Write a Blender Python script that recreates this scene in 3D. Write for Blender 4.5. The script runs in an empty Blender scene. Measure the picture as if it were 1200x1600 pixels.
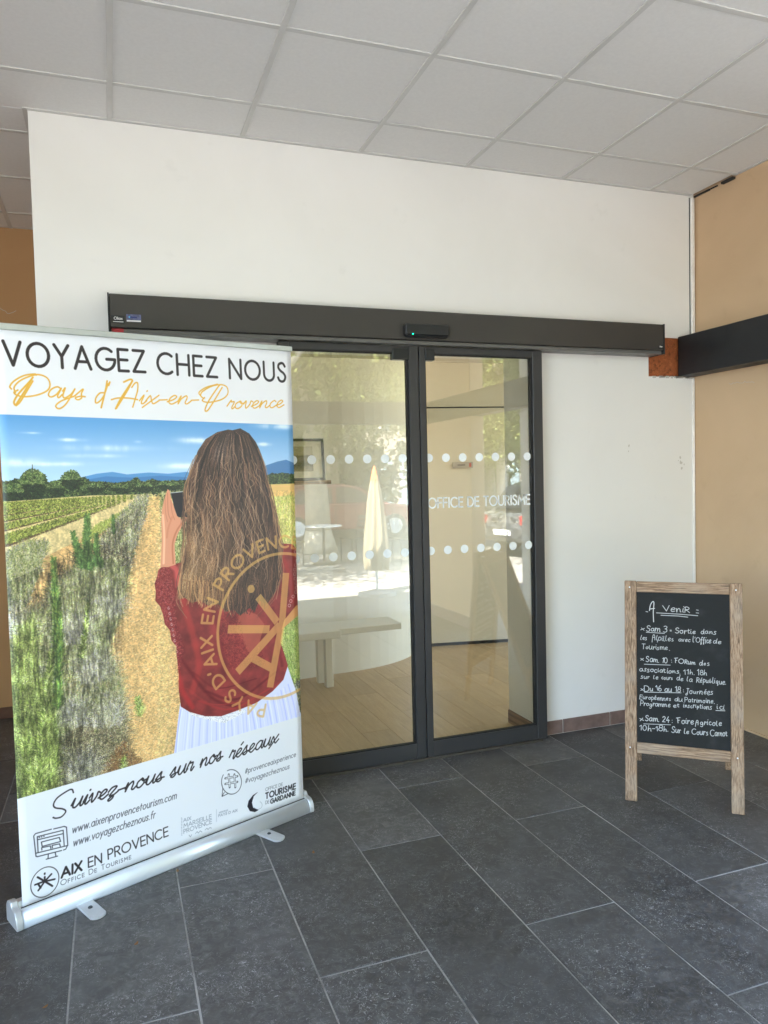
import bpy, bmesh, math, random
import numpy as np
from mathutils import Vector, Matrix, Euler
R = math.radians
scene = bpy.context.scene
col = scene.collection
# ---------------------------------------------------------------- camera
YAW, PITCH, ROLL, FPX = 0.34707085814989985, -0.04580309681987496, -0.024742726197926234, 1174.32
cy_, sy_, cp_, sp_ = math.cos(YAW), math.sin(YAW), math.cos(PITCH), math.sin(PITCH)
fwd = Vector((sy_*cp_, cy_*cp_, sp_)); rgt = Vector((cy_, -sy_, 0)); upv = rgt.cross(fwd)
r2 = rgt*math.cos(ROLL)+upv*math.sin(ROLL); u2 = -rgt*math.sin(ROLL)+upv*math.cos(ROLL)
cam_data = bpy.data.cameras.new('camera'); cam = bpy.data.objects.new('camera', cam_data); col.objects.link(cam)
M = Matrix((r2, u2, -fwd)).transposed().to_4x4(); M.translation = Vector((0, -3.8131, 1.55)); cam.matrix_world = M
cam_data.sensor_fit = 'VERTICAL'; cam_data.sensor_height = 24; cam_data.lens = 24*FPX/1600; cam_data.clip_start = .02; cam_data.clip_end = 600
scene.camera = cam
# ---------------------------------------------------------------- daylight
SUN_EL, SUN_AZ = R(60), R(-50)      # the sun stands behind the building, azimuth measured from +y towards +x
world = bpy.data.worlds.new('World'); scene.world = world; world.use_nodes = True
wt = world.node_tree; wt.nodes.clear()
sky = wt.nodes.new('ShaderNodeTexSky'); sky.sky_type = 'NISHITA'; sky.sun_disc = False; sky.sun_elevation = SUN_EL; sky.sun_rotation = SUN_AZ
bg = wt.nodes.new('ShaderNodeBackground'); bg.inputs[1].default_value = .15; wo = wt.nodes.new('ShaderNodeOutputWorld')
wt.links.new(sky.outputs[0], bg.inputs[0]); wt.links.new(bg.outputs[0], wo.inputs[0])
sd = bpy.data.lights.new('sun', 'SUN'); sd.energy = 5; sd.angle = R(.53); sd.color = (1, .955, .88)
so = bpy.data.objects.new('sun', sd); col.objects.link(so)
dirv = Vector((math.sin(SUN_AZ)*math.cos(SUN_EL), math.cos(SUN_AZ)*math.cos(SUN_EL), math.sin(SUN_EL)))
so.rotation_euler = dirv.to_track_quat('Z', 'Y').to_euler(); so.location = dirv*40
scene.view_settings.view_transform = 'Standard'; scene.view_settings.look = 'None'; scene.view_settings.gamma = 1
scene.view_settings.exposure = 4.08; scene.view_settings.use_curve_mapping = False
scene.render.engine = 'CYCLES'; scene.cycles.max_bounces = 12; scene.cycles.diffuse_bounces = 7; scene.cycles.transparent_max_bounces = 16
random.seed(7)
# ---------------------------------------------------------------- helpers
def srgb(*c):
    return tuple(((v/255)/12.92 if v/255 <= .04045 else ((v/255+.055)/1.055)**2.4) for v in c)+(1,)
class NT:
    def __init__(s, name, rough=.6, metal=0, spec=.5):
        s.m = bpy.data.materials.new(name); s.m.use_nodes = True; s.t = s.m.node_tree; s.b = s.t.nodes['Principled BSDF']
        s.b.inputs['Roughness'].default_value = rough; s.b.inputs['Metallic'].default_value = metal; s.b.inputs['Specular IOR Level'].default_value = spec
    def n(s, typ, **k):
        x = s.t.nodes.new('ShaderNode'+typ)
        for a, v in k.items():
            if a.startswith('i_'):
                key = a[2:]; x.inputs[int(key) if key.isdigit() else key.replace('_', ' ')].default_value = v
            else: setattr(x, a, v)
        return x
    def l(s, a, b): s.t.links.new(a, b)
    def coord(s, scale=(1, 1, 1), rnd=True):
        tc = s.n('TexCoord'); mp = s.n('Mapping'); mp.inputs['Scale'].default_value = scale; s.l(tc.outputs['Object'], mp.inputs[0])
        if rnd:
            oi = s.n('ObjectInfo'); cx = s.n('CombineXYZ'); mu = s.n('Math', operation='MULTIPLY', i_1=37.); s.l(oi.outputs['Random'], mu.inputs[0])
            for i in range(3): s.l(mu.outputs[0], cx.inputs[i])
            s.l(cx.outputs[0], mp.inputs['Location'])
        return mp.outputs[0]
    def noise(s, vec, scale, detail=5, rough=.6, dist=0):
        x = s.n('TexNoise', i_Scale=scale, i_Detail=detail, i_Roughness=rough, i_Distortion=dist); s.l(vec, x.inputs['Vector']); return x.outputs['Fac']
    def ramp(s, fac, stops):
        x = s.n('ValToRGB'); e = x.color_ramp.elements
        while len(e) < len(stops): e.new(.5)
        for q, (p, c) in zip(e, stops): q.position = p; q.color = c if len(c) == 4 else tuple(c)+(1,)
        s.l(fac, x.inputs[0]); return x.outputs[0]
    def mix(s, a, b, fac, mode='MIX'):
        x = s.n('Mix', data_type='RGBA', blend_type=mode)
        for v, i in ((fac, 0), (a, 6), (b, 7)):
            if hasattr(v, 'links') or hasattr(v, 'is_linked'): s.l(v, x.inputs[i])
            else: x.inputs[i].default_value = v
        return x.outputs[2]
    def base(s, c):
        if hasattr(c, 'is_linked'): s.l(c, s.b.inputs['Base Color'])
        else: s.b.inputs['Base Color'].default_value = c
    def bump(s, h, strength=.3, dist=.002, prev=None):
        x = s.n('Bump', i_Strength=strength, i_Distance=dist); s.l(h, x.inputs['Height'])
        if prev: s.l(prev, x.inputs['Normal'])
        s.l(x.outputs[0], s.b.inputs['Normal']); return x.outputs[0]
    def rough(s, f): s.l(f, s.b.inputs['Roughness'])
def plain(name, c, rough=.5, metal=0, var=.12, sc=8, spec=.5, bump=0):
    q = NT(name, rough, metal, spec); v = q.coord(); n = q.noise(v, sc, 6, .65); lo = tuple(k*(1-var) for k in c[:3])+(1,); hi = tuple(min(1, k*(1+var)) for k in c[:3])+(1,)
    q.base(q.ramp(n, [(.3, lo), (.7, hi)])); r_ = q.ramp(q.noise(v, sc*3, 4), [(.3, (max(.02, rough-.07),)*3), (.7, (min(1, rough+.07),)*3)]); q.rough(r_)
    if bump: q.bump(n, bump, .002)
    return q.m
def new_mesh(name, vs, fs): me = bpy.data.meshes.new(name); me.from_pydata(vs, [], fs); me.update(); return me
def link(name, me, mat, parent=None, loc=None, rot=None, label=None, smooth=False):
    o = bpy.data.objects.new(name, me); col.objects.link(o)
    if mat and not me.materials: me.materials.append(mat)
    if parent: o.parent = parent
    if loc: o.location = loc
    if rot: o.rotation_euler = rot
    if label: o['label'] = label
    if smooth: me.shade_smooth()
    return o
class MB:
    def __init__(s): s.bm = bmesh.new()
    def _add(s, ob, mx=None):
        if mx is not None: bmesh.ops.transform(ob, matrix=mx, verts=ob.verts)
        me = bpy.data.meshes.new('t'); ob.to_mesh(me); s.bm.from_mesh(me); bpy.data.meshes.remove(me); ob.free()
    def box(s, x0, x1, y0, y1, z0, z1, bev=0, mx=None, seg=1):
        b = bmesh.new(); bmesh.ops.create_cube(b, size=1); bmesh.ops.transform(b, matrix=Matrix.Translation(((x0+x1)/2, (y0+y1)/2, (z0+z1)/2)) @ Matrix.Diagonal((abs(x1-x0), abs(y1-y0), abs(z1-z0), 1)), verts=b.verts)
        if bev: bmesh.ops.bevel(b, geom=b.edges[:], offset=bev, segments=seg, affect='EDGES', profile=.5)
        s._add(b, mx); return s
    def tube(s, p, q, r0, r1=None, seg=12, caps=True):
        p, q = Vector(p), Vector(q); b = bmesh.new(); L = (q-p).length; bmesh.ops.create_cone(b, cap_ends=caps, segments=seg, radius1=r0, radius2=r0 if r1 is None else r1, depth=L)
        s._add(b, Matrix.Translation((p+q)/2) @ (q-p).to_track_quat('Z', 'Y').to_matrix().to_4x4()); return s
    def prism(s, pts, a0, a1, axis='x', bev=0, mx=None):
        """polygon pts in the plane across the axis, extruded from a0 to a1"""
        b = bmesh.new(); f = {'x': lambda u, v, w: (w, u, v), 'y': lambda u, v, w: (u, w, v), 'z': lambda u, v, w: (u, v, w)}[axis]
        A = [b.verts.new(f(u, v, a0)) for u, v in pts]; B = [b.verts.new(f(u, v, a1)) for u, v in pts]; n = len(pts)
        b.faces.new(A); b.faces.new(B[::-1])
        for i in range(n): b.faces.new((A[i], B[i], B[(i+1) % n], A[(i+1) % n])[::-1])
        bmesh.ops.recalc_face_normals(b, faces=b.faces[:])
        if bev: bmesh.ops.bevel(b, geom=b.edges[:], offset=bev, segments=1, affect='EDGES')
        s._add(b, mx); return s
    def lathe(s, prof, seg=24, mx=None):
        b = bmesh.new(); rings = [[b.verts.new((r*math.cos(2*math.pi*k/seg), r*math.sin(2*math.pi*k/seg), z)) for k in range(seg)] for r, z in prof]
        for A, B in zip(rings[:-1], rings[1:]):
            for k in range(seg): b.faces.new((A[k], A[(k+1) % seg], B[(k+1) % seg], B[k]))
        b.faces.new(rings[0][::-1]); b.faces.new(rings[-1]); bmesh.ops.recalc_face_normals(b, faces=b.faces[:]); s._add(b, mx); return s
    def mesh(s, name):
        me = bpy.data.meshes.new(name); s.bm.to_mesh(me); s.bm.free(); return me
    def build(s, name, mat, parent=None, loc=None, rot=None, label=None, smooth=False): return link(name, s.mesh(name), mat, parent, loc, rot, label, smooth)
def empty(name, loc=(0, 0, 0), rz=0):
    o = bpy.data.objects.new(name, None); col.objects.link(o); o.location = loc; o.rotation_euler = (0, 0, rz); o.empty_display_size = .1; return o
def tag(o, label, cat, group=None):
    o['label'] = label; o['category'] = cat
    if group: o['group'] = group
    return o
def struct(o, kind='structure', label=None):
    o['kind'] = kind
    if label: o['label'] = label
    return o
def kids(o): return [c for c in bpy.data.objects if c.parent == o]
def copy_tree(o, parent=None):
    c = o.copy(); col.objects.link(c); c.parent = parent
    for k in kids(o): copy_tree(k, c)
    return c
def holed(x0, x1, z0, z1, y0, y1, holes):
    """a wall from y0 to y1 with rectangular openings (xa, xb, za, zb)"""
    xs = sorted({x0, x1, *[v for h in holes for v in h[:2]]}); zs = sorted({z0, z1, *[v for h in holes for v in h[2:]]})
    xs = [v for v in xs if x0 <= v <= x1]; zs = [v for v in zs if z0 <= v <= z1]; nx, nz = len(xs)-1, len(zs)-1
    def solid(i, k):
        if not (0 <= i < nx and 0 <= k < nz): return False
        cx, cz = (xs[i]+xs[i+1])/2, (zs[k]+zs[k+1])/2
        return not any(a < cx < b and c < cz < d for a, b, c, d in holes)
    V, idx, F = [], {}, []
    def v(x, y, z):
        key = (round(x, 5), round(y, 5), round(z, 5))
        if key not in idx: idx[key] = len(V); V.append(key)
        return idx[key]
    for i in range(nx):
        for k in range(nz):
            if not solid(i, k): continue
            a, b, c, d = xs[i], xs[i+1], zs[k], zs[k+1]
            F.append([v(a, y0, c), v(b, y0, c), v(b, y0, d), v(a, y0, d)]); F.append([v(b, y1, c), v(a, y1, c), v(a, y1, d), v(b, y1, d)])
            if not solid(i-1, k): F.append([v(a, y1, c), v(a, y0, c), v(a, y0, d), v(a, y1, d)])
            if not solid(i+1, k): F.append([v(b, y0, c), v(b, y1, c), v(b, y1, d), v(b, y0, d)])
            if not solid(i, k-1): F.append([v(a, y1, c), v(b, y1, c), v(b, y0, c), v(a, y0, c)])
            if not solid(i, k+1): F.append([v(a, y0, d), v(b, y0, d), v(b, y1, d), v(a, y1, d)])
    return new_mesh('wall', V, F)
# ---------------------------------------------------------------- lettering and print (numpy painting, all drawn by this script)
HB = np.array([[0.004284376940720331, -1.7312623200204298e-05, -4.198424788384838], [0.0005622554717342475, -0.004430199812704643, 4.993179122503409], [0.00043277595118473475, 5.43443527922946e-05, 1.0]])
HP = np.array([[0.0020267515705396995, -9.742884600656372e-05, 0.07263530565369761], [-0.0008862987418780315, -0.002200861902310199, 3.2098016453341107], [-0.0005369821726795789, -1.2775719397624634e-05, 1.0]])
def cat(pts, n=6):
    p = np.array(pts, float)
    if len(p) < 3: return p
    q = np.vstack([2*p[0]-p[1], p, 2*p[-1]-p[-2]]); out = []
    for i in range(1, len(q)-2):
        a, b, c, d = q[i-1], q[i], q[i+1], q[i+2]
        for t in np.arange(n)/n:
            out.append(.5*((2*b)+(-a+c)*t+(2*a-5*b+4*c-d)*t*t+(-a+3*b-3*c+d)*t**3))
    out.append(p[-1]); return np.array(out)
def arc(cx, cy, rx, ry, a0, a1, n=20):
    a = np.radians(np.linspace(a0, a1, n)); return np.stack([cx+rx*np.cos(a), cy+ry*np.sin(a)], 1)
# glyph: width | strokes;  '~' smooth, 'o' = arc cx cy rx ry a0 a1
SANS = {
'A':'8|0,0 4,10 8,0|1.5,3.2 6.5,3.2','B':'6|0,0 0,10|0,10 2.5,10 o2.5,7.6,2.6,2.4,90,-90 0,5.2 o2.7,2.6,3,2.6,90,-90 0,0',
'C':'8.5|o5,5,5,5,50,310','D':'7.5|0,0 0,10 2.5,10 o2.5,5,5,5,90,-90 0,0','E':'5.2|5.2,10 0,10 0,0 5.2,0|0,5.2 4.8,5.2',
'F':'5|5,10 0,10 0,0|0,5.2 4.6,5.2','G':'9|o5,5,5,5,48,360 5.6,5','H':'7|0,0 0,10|7,0 7,10|0,5.2 7,5.2','I':'0.4|.2,0 .2,10',
'J':'4|4,10 4,3 o2,2.5,2,2.5,0,-150','K':'6|0,0 0,10|6,10 0,4.6|1.8,6 6.2,0','L':'4.8|0,10 0,0 4.8,0','M':'9|0,0 1,10 4.5,3 8,10 9,0',
'N':'7.4|0,0 0,10 7.4,0 7.4,10','O':'10|o5,5,5,5,0,360','P':'5.4|0,0 0,10 2.6,10 o2.6,7.3,2.8,2.7,90,-90 0,4.6',
'R':'5.8|0,0 0,10 2.6,10 o2.6,7.4,2.8,2.6,90,-90 0,4.8|2.6,4.8 5.8,0','S':'5.4|~5.1,8.4 4.1,9.8 2.6,10.1 .8,9.2 .5,7.4 2,5.8 4,4.6 5.2,2.8 4.4,.6 2.6,-.1 .9,.5 0,2',
'T':'6|0,10 6,10|3,10 3,0','U':'7|0,10 0,3.4 o3.5,3.4,3.5,3.4,180,360 7,10','V':'7.6|0,10 3.8,0 7.6,10','W':'11|0,10 2.8,0 5.5,9 8.2,0 11,10',
'X':'6.6|0,0 6.4,10|.2,10 6.6,0','Y':'6.8|0,10 3.4,5 6.8,10|3.4,5 3.4,0','Z':'6.4|.2,10 6.2,10 0,0 6.4,0',
'a':'5.4|o2.6,3,2.6,3,0,360|5.2,6 5.2,0','b':'5.4|.2,10 .2,0|o2.8,3,2.6,3,0,360','c':'4.8|o2.8,3,2.8,3,48,312','d':'5.4|o2.6,3,2.6,3,0,360|5.2,10 5.2,0',
'e':'5.2|.1,3.2 5.2,3.2 o2.6,3,2.6,3,4,320','f':'3.4|~3.4,9.8 2.2,9.9 1.4,8.4 1.4,6|1.4,7 1.4,0|0,5.8 3,5.8','g':'5.4|o2.6,3,2.6,3,0,360|5.2,6 5.2,-1 o2.7,-1,2.5,2.2,0,-160',
'h':'5|.2,10 .2,0|o2.6,3.4,2.3,2.6,180,0 4.9,0','i':'.6|.3,6 .3,0|.3,8.2 .3,8.5','j':'1.8|1.4,6 1.4,-1.8 0,-3|1.4,8.2 1.4,8.5','k':'4.6|.2,10 .2,0|4.4,6 .3,2.6|1.6,3.6 4.6,0',
'l':'.6|.3,10 .3,0','m':'8.4|.2,6 .2,0|o2.3,3.9,2,2.1,180,0 4.3,0|o6.3,3.9,2,2.1,180,0 8.3,0','n':'5|.2,6 .2,0|o2.6,3.4,2.3,2.6,180,0 4.9,0',
'o':'5.6|o2.8,3,2.8,3,0,360','p':'5.4|.2,6 .2,-3|o2.8,3,2.6,3,0,360','q':'5.4|5.2,6 5.2,-3|o2.6,3,2.6,3,0,360','r':'3|.2,6 .2,0|o2.2,3.6,1.9,2.4,180,70',
's':'3.8|~3.6,5 2.8,5.9 1.6,6 .5,5 .8,3.8 2.2,3 3.5,2 3.3,.6 2,0 .8,.2 0,1.1','t':'3|1.2,8.6 1.2,0|0,6 3,6','u':'5|.2,6 .2,2.6 o2.5,2.6,2.3,2.6,180,360 4.8,6|4.8,2 4.8,0',
'v':'4.8|0,6 2.4,0 4.8,6','w':'7.6|0,6 1.9,0 3.8,5.6 5.7,0 7.6,6','x':'4.6|0,0 4.4,6|.1,6 4.6,0','y':'4.8|0,6 2.5,.4|4.8,6 1.2,-3','z':'4.4|.2,6 4.2,6 0,0 4.4,0',
'0':'5.6|o2.8,5,2.8,5,0,360','1':'2.6|0,7.6 2.2,10 2.2,0','2':'5|~.3,8 1.2,9.8 3,10 4.6,8.6 4.2,6 2,3 0,0|0,0 5,0','3':'4.8|~.3,9 2,10 4.2,9.2 4,6.6 2,5.4|~2,5.4 4.4,4.6 4.8,2 3,.1 .2,.6',
'4':'5.2|3.2,10 0,3.4 5,3.4|3.6,5.4 3.2,-.6','6':'5|~4,10 1.6,8 .3,4.6 .6,1.2 2.6,0 4.7,1.4 4.6,4 2.6,5.2 .6,3.6','8':'4.8|o2.4,7.6,2,2.3,0,360|o2.4,2.7,2.4,2.7,0,360',
'.':'1|.4,0 .5,.5','-':'3.4|0,3.6 3.4,3.6',"'":'1|.8,10 .3,8','#':'6|1.4,.4 2.6,9|3.8,.4 5,9|.4,3.2 5.6,3.2|.9,6.2 6,6.2',':':'1|.5,1 .5,1.5|.5,5 .5,5.5','=':'2.4|0,2.4 2.4,2.6|0,4.6 2.4,4.8','/':'3|0,0 3,10',
',':'1|.6,.6 .1,-1.4','@':'6|o3,3,3,3,0,360'}
HAND = dict(SANS); HAND.update({
'a':'5.2|~4.8,5 3,6 .6,4.4 .4,1.6 2,0 4,1.6 4.8,5.4 4.6,1.6 5.4,.2','e':'4.6|~.6,2.8 3,3.2 4.4,4.8 3,6 1,4.6 .6,1.8 2,0 4.6,1.2','n':'5|~.3,6 .5,0 1.2,4 3,5.8 4.2,4 4.2,.6 5.2,.4',
'r':'3.6|~.4,6 .6,3 .5,0 1.2,4.2 2.4,5.8 3.8,5.2','u':'5|~.2,6 .3,1.6 1.8,0 3.8,1.8 4.4,5.8 4.4,1.4 5.2,.2','l':'2.4|~.8,10 .2,4 .6,.6 2,.2','t':'3|~1.4,9 1,3 1.6,.2 3,.6|0,6 3.2,6.4',
's':'3.6|~3.4,5.6 1.6,5.8 1,4.2 3,2.4 2.8,.4 0,.2','m':'7.6|~.2,5.8 .4,0 .9,4 2.4,5.6 3.6,4 3.6,.4 4.2,4.2 5.6,5.6 6.8,3.8 7,.6 7.8,.4','i':'1.6|~.6,6 .5,1 1.6,.2|.8,8.4 1,8.8',
'g':'5|~4.4,5.2 2.4,6 .5,4 1.2,1.2 3.2,1.2 4.6,5 4,-1.8 2,-3.6 .2,-2.2','d':'5.2|~4,5.4 1.8,5.8 .3,3 1.2,.2 3.4,1 4.8,10|4.6,5 4.4,1 5.4,.2','c':'4|~4,5 2.4,6 .5,4 .8,1.2 2.4,0 4.2,1','o':'4.8|~2.8,6 .6,4.6 .6,1.4 2.4,0 4.4,1.8 4.2,4.8 2.6,6 3.4,5.4 5,5.4',
'v':'4.8|~0,6 1.2,2.4 2,0 3.2,3.6 4.6,6','h':'4.8|~.8,10 .4,4 .4,0 1.2,3.6 2.8,5 4,3.4 4,.4 4.8,.2','A':'6|~0,-4 .6,4 1.6,9 3.2,10.4 4.6,8 5,0|1,5 5,5.6','R':'5.4|.6,0 .8,8|~0,8 2,9 4.6,7.6 4.4,5.2 1,4.2 3,3 5.6,0',
'J':'5|2,10 6,10|~4,10 3.8,4 2.8,-2 .6,-3 .4,-1 2.6,1','F':'6|-.6,9.6 6,10.4|~2,10 1.6,5 1.8,0|1.6,5.4 4.4,5.6','f':'4|~3.8,9 2.6,10.4 1.6,8 1.4,2 1,-3.6 2.4,-2.6 1.4,1|0,5 3.4,5.2','S':'5.6|~5,8.6 3.4,10.4 .8,9 1.2,6.2 4.2,4.6 5,1.8 2.8,-.2 0,1','x':'4.4|0,.2 4.2,6|.2,6 4.4,0',
'p':'4.8|~.8,6 .6,2 .4,-3.4|~.6,4.6 2.4,6 4.4,4.2 3.6,1 .8,.8','é':'4.6|~.6,2.8 3,3.2 4.4,4.8 3,6 1,4.6 .6,1.8 2,0 4.6,1.2|2.4,7.6 4,9','q':'5|~4.4,5.2 2.4,6 .5,4 1.2,1.2 3.2,1.2 4.6,5|4.5,5.4 4.2,-3.4 5.6,-1.6','b':'4.8|~.8,10 .4,5 .6,.6 2.6,.1 4.4,2 3.6,4.6 .8,4.4'})
CURS = {  # joined writing, x height 6
'a':'6|~5,5.2 3,6.2 .8,4.2 .6,1 2.2,0 4,2 5,5.6 4.6,1.2 5.4,0 6.4,2','y':'6|~0,4 .6,6 .8,1.4 2.2,.2 4.2,2.8 5,6 3.6,-3 1.4,-6.4 -.6,-5 .8,-2 4,.4 6.2,2','s':'4.6|~0,2 2.6,6.4 2.6,3.6 3.4,1.2 2,-.2 .6,.8 2.6,2 4.8,2',
'd':'5|~3.6,4.6 2,5 .3,2.6 .5,0 2,0 3.8,3.4 5.6,11|5.4,10 3.8,3 3.4,-3.4','i':'3|~0,2 1.4,6 1,1 1.8,0 3.2,2|2.2,8.6 2.4,9','x':'5.6|~0,2 1.4,5.6 2.4,2.4 3.6,0 5.8,2.2|5.2,6 -.8,-2.6','e':'5|~0,1.4 2.6,3 3.8,5 2.6,6 1,4 .8,1.2 2.4,-.2 5,2',
'n':'6|~0,2 1,5.6 .4,0 1.4,3.6 3.4,5.8 4,4 3.6,.8 4.6,0 6.2,2','r':'4.4|~0,2 1.6,6.6 2,5.4 3.6,5.4 2.8,1 3.4,-.2 4.6,2','o':'5.2|~2.8,6 .6,3.8 .8,.6 2.6,0 4.2,2.6 3.2,5.6 2.6,5.2 3.6,4 5.4,4.4','v':'5|~0,3.4 1.2,6 1.4,1.6 2,0 3.6,3 4,5.8 5.2,5','c':'4.4|~3.8,4.8 2.6,5.8 .8,3.6 .8,.8 2.2,-.2 4.6,2',
'u':'6|~0,2 1.2,6 .8,1.2 2.2,0 4,2.6 4.8,6 4.4,1 5.2,0 6.4,2','z':'5|~0,3.4 1.6,5.8 4,5.6 1,.6 3,.4 3,-1.6 1.4,-3 1,-1.6 5.2,2','-':'4.4|.4,2.6 4,2.9','é':'5|~0,1.4 2.6,3 3.8,5 2.6,6 1,4 .8,1.2 2.4,-.2 5,2|3,8.4 4.2,10',"'":'2.4|1.8,11 1.4,8.4'}
def glyph(g):
    w, *ss = g.split('|'); out = []
    for s in ss:
        sm = s.startswith('~'); pts = []
        for tok in s.lstrip('~').split():
            if tok[0] == 'o':
                v = [float(k) for k in tok[1:].split(',')]; pts += arc(*v[:4], v[4], v[5], max(6, int(abs(v[5]-v[4])/15))).tolist()
            else: pts.append([float(k) for k in tok.split(',')])
        out.append(cat(pts, 4) if sm else np.array(pts, float))
    return float(w), out
def layout(text, font, gap=2.2, space=4.5, rng=None, small=False):
    """strokes of a line of text in units of 1/10 cap height, and its width"""
    x, out = 0, []
    for k, ch in enumerate(text):
        if ch == ' ': x += space; continue
        w, ss = glyph(font.get(ch, font.get('e')))
        sc = .72 if (small and k and text[k-1] != ' ') else 1
        j = rng.normal(0, .5, 2) if rng is not None else (0, 0)
        if rng is not None:
            an_, s_ = rng.normal(0, .07), 1+rng.normal(0, .09); ss = [(s-[w/2, 3]) @ np.array([[math.cos(an_), math.sin(an_)], [-math.sin(an_), math.cos(an_)]])*[s_, s_*(1+rng.normal(0, .05))]+[w/2, 3] for s in ss]
        for s in ss: out.append(s*sc + [x+j[0]*.5, j[1]])
        x += w*sc + gap
    return out, x-gap
class Sheet:
    """a picture painted in metres: s along, z up"""
    def __init__(S, s0, s1, z0, z1, mm, H=None, bg=(0, 0, 0)):
        S.s0, S.z0, S.k, S.H = s0, z0, 1000/mm, H
        S.W, S.Hh = int((s1-s0)*S.k), int((z1-z0)*S.k); S.z1 = z1
        S.a = np.empty((S.Hh, S.W, 3), np.float32); S.a[:] = bg
        S.m = np.zeros((S.Hh, S.W), np.float32)
    def met(S, p):
        p = np.atleast_2d(np.array(p, float)); q = np.c_[p, np.ones(len(p))] @ S.H.T; return q[:, :2]/q[:, 2:]
    def pix(S, m): m = np.atleast_2d(m); return np.stack([(m[:, 0]-S.s0)*S.k, (S.z1-m[:, 1])*S.k], 1)
    def T(S, p): return S.pix(S.met(p))
    def line(S, pts, w):                         # pixels, coverage into the mask
        h = w/2
        for a, b in zip(pts[:-1], pts[1:]):
            x0, x1 = int(max(0, min(a[0], b[0])-h-1)), int(min(S.W, max(a[0], b[0])+h+2)); y0, y1 = int(max(0, min(a[1], b[1])-h-1)), int(min(S.Hh, max(a[1], b[1])+h+2))
            if x0 >= x1 or y0 >= y1: continue
            Y, X = np.mgrid[y0:y1, x0:x1]; d = np.array(b)-a; L = d@d+1e-9
            t = np.clip(((X-a[0])*d[0]+(Y-a[1])*d[1])/L, 0, 1)
            D = np.hypot(X-a[0]-t*d[0], Y-a[1]-t*d[1]); v = S.m[y0:y1, x0:x1]; np.maximum(v, np.clip(h+.5-D, 0, 1), out=v)
    def poly(S, pts):
        p = np.array(pts); x0, x1 = int(max(0, p[:, 0].min())), int(min(S.W, p[:, 0].max()+2)); y0, y1 = int(max(0, p[:, 1].min())), int(min(S.Hh, p[:, 1].max()+2))
        if x0 >= x1 or y0 >= y1: return
        Y, X = np.mgrid[y0:y1, x0:x1]; acc = np.zeros(X.shape, np.float32)
        for oy in (-.25, .25):
            ins = np.zeros(X.shape, bool)
            for a, b in zip(p, np.roll(p, -1, 0)):
                if a[1] == b[1]: continue
                c = ((Y+oy < a[1]) != (Y+oy < b[1])) & (X < (b[0]-a[0])*(Y+oy-a[1])/(b[1]-a[1])+a[0]); ins ^= c
            acc += ins*.5
        v = S.m[y0:y1, x0:x1]; np.maximum(v, acc, out=v)
    def ink(S, col, al=1.0):
        M = (S.m*al)[..., None]; S.a += (np.array(col, np.float32)-S.a)*M; S.m[:] = 0
    def text(S, t, p0, p1, h, w, col, font=SANS, gap=2.2, space=4.5, slant=0, al=1, rng=None, small=False, metric=False):
        """baseline from p0 to p1, cap height h metres, stroke w metres"""
        a, b = (np.array(p0), np.array(p1)) if metric else S.met([p0, p1])
        st, W = layout(t, font, gap, space, rng, small); u = (b-a); L = np.hypot(*u); u /= L; v = np.array([-u[1], u[0]])
        for s in st:
            q = a + np.outer(s[:, 0]*L/W + s[:, 1]*slant*h/10, u) + np.outer(s[:, 1]*h/10, v); S.line(S.pix(q), w*S.k)
        S.ink(col, al)
    def strands(S, P, col, th=1, al=1.0):
        """P (N,T,2) pixels, col (N,3) or (N,T,3); painted in order"""
        if col.ndim == 2: col = np.repeat(col[:, None], P.shape[1], 1)
        for oy, ox in ((0, 0), (0, 1), (1, 0), (1, 1))[:{1: 1, 2: 2, 3: 4}[th]]:
            x = (P[..., 0]+ox).astype(int).ravel(); y = (P[..., 1]+oy).astype(int).ravel(); c = col.reshape(-1, 3)
            k = (x >= 0) & (x < S.W) & (y >= 0) & (y < S.Hh)
            if S.clip is not None: k[k] = S.clip[y[k], x[k]]
            S.a[y[k], x[k]] = S.a[y[k], x[k]]*(1-al)+c[k]*al
    clip = None
def C(*v): return np.array(v, float)/255
def vnoise(h, w, cell, rng):
    gh, gw = int(h/cell)+3, int(w/cell)+3; g = rng.random((gh, gw)); y = np.arange(h)/cell; x = np.arange(w)/cell
    yi, xi = y.astype(int), x.astype(int); fy, fx = (y-yi)[:, None], (x-xi)[None]; fy = fy*fy*(3-2*fy); fx = fx*fx*(3-2*fx)
    g00, g01, g10, g11 = g[yi][:, xi], g[yi][:, xi+1], g[yi+1][:, xi], g[yi+1][:, xi+1]
    return (g00*(1-fx)+g01*fx)*(1-fy)+(g10*(1-fx)+g11*fx)*fy
def fbm(h, w, cell, rng, o=4): return sum(vnoise(h, w, max(1.01, cell/2**i), rng)*.5**i for i in range(o))/sum(.5**i for i in range(o))
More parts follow.
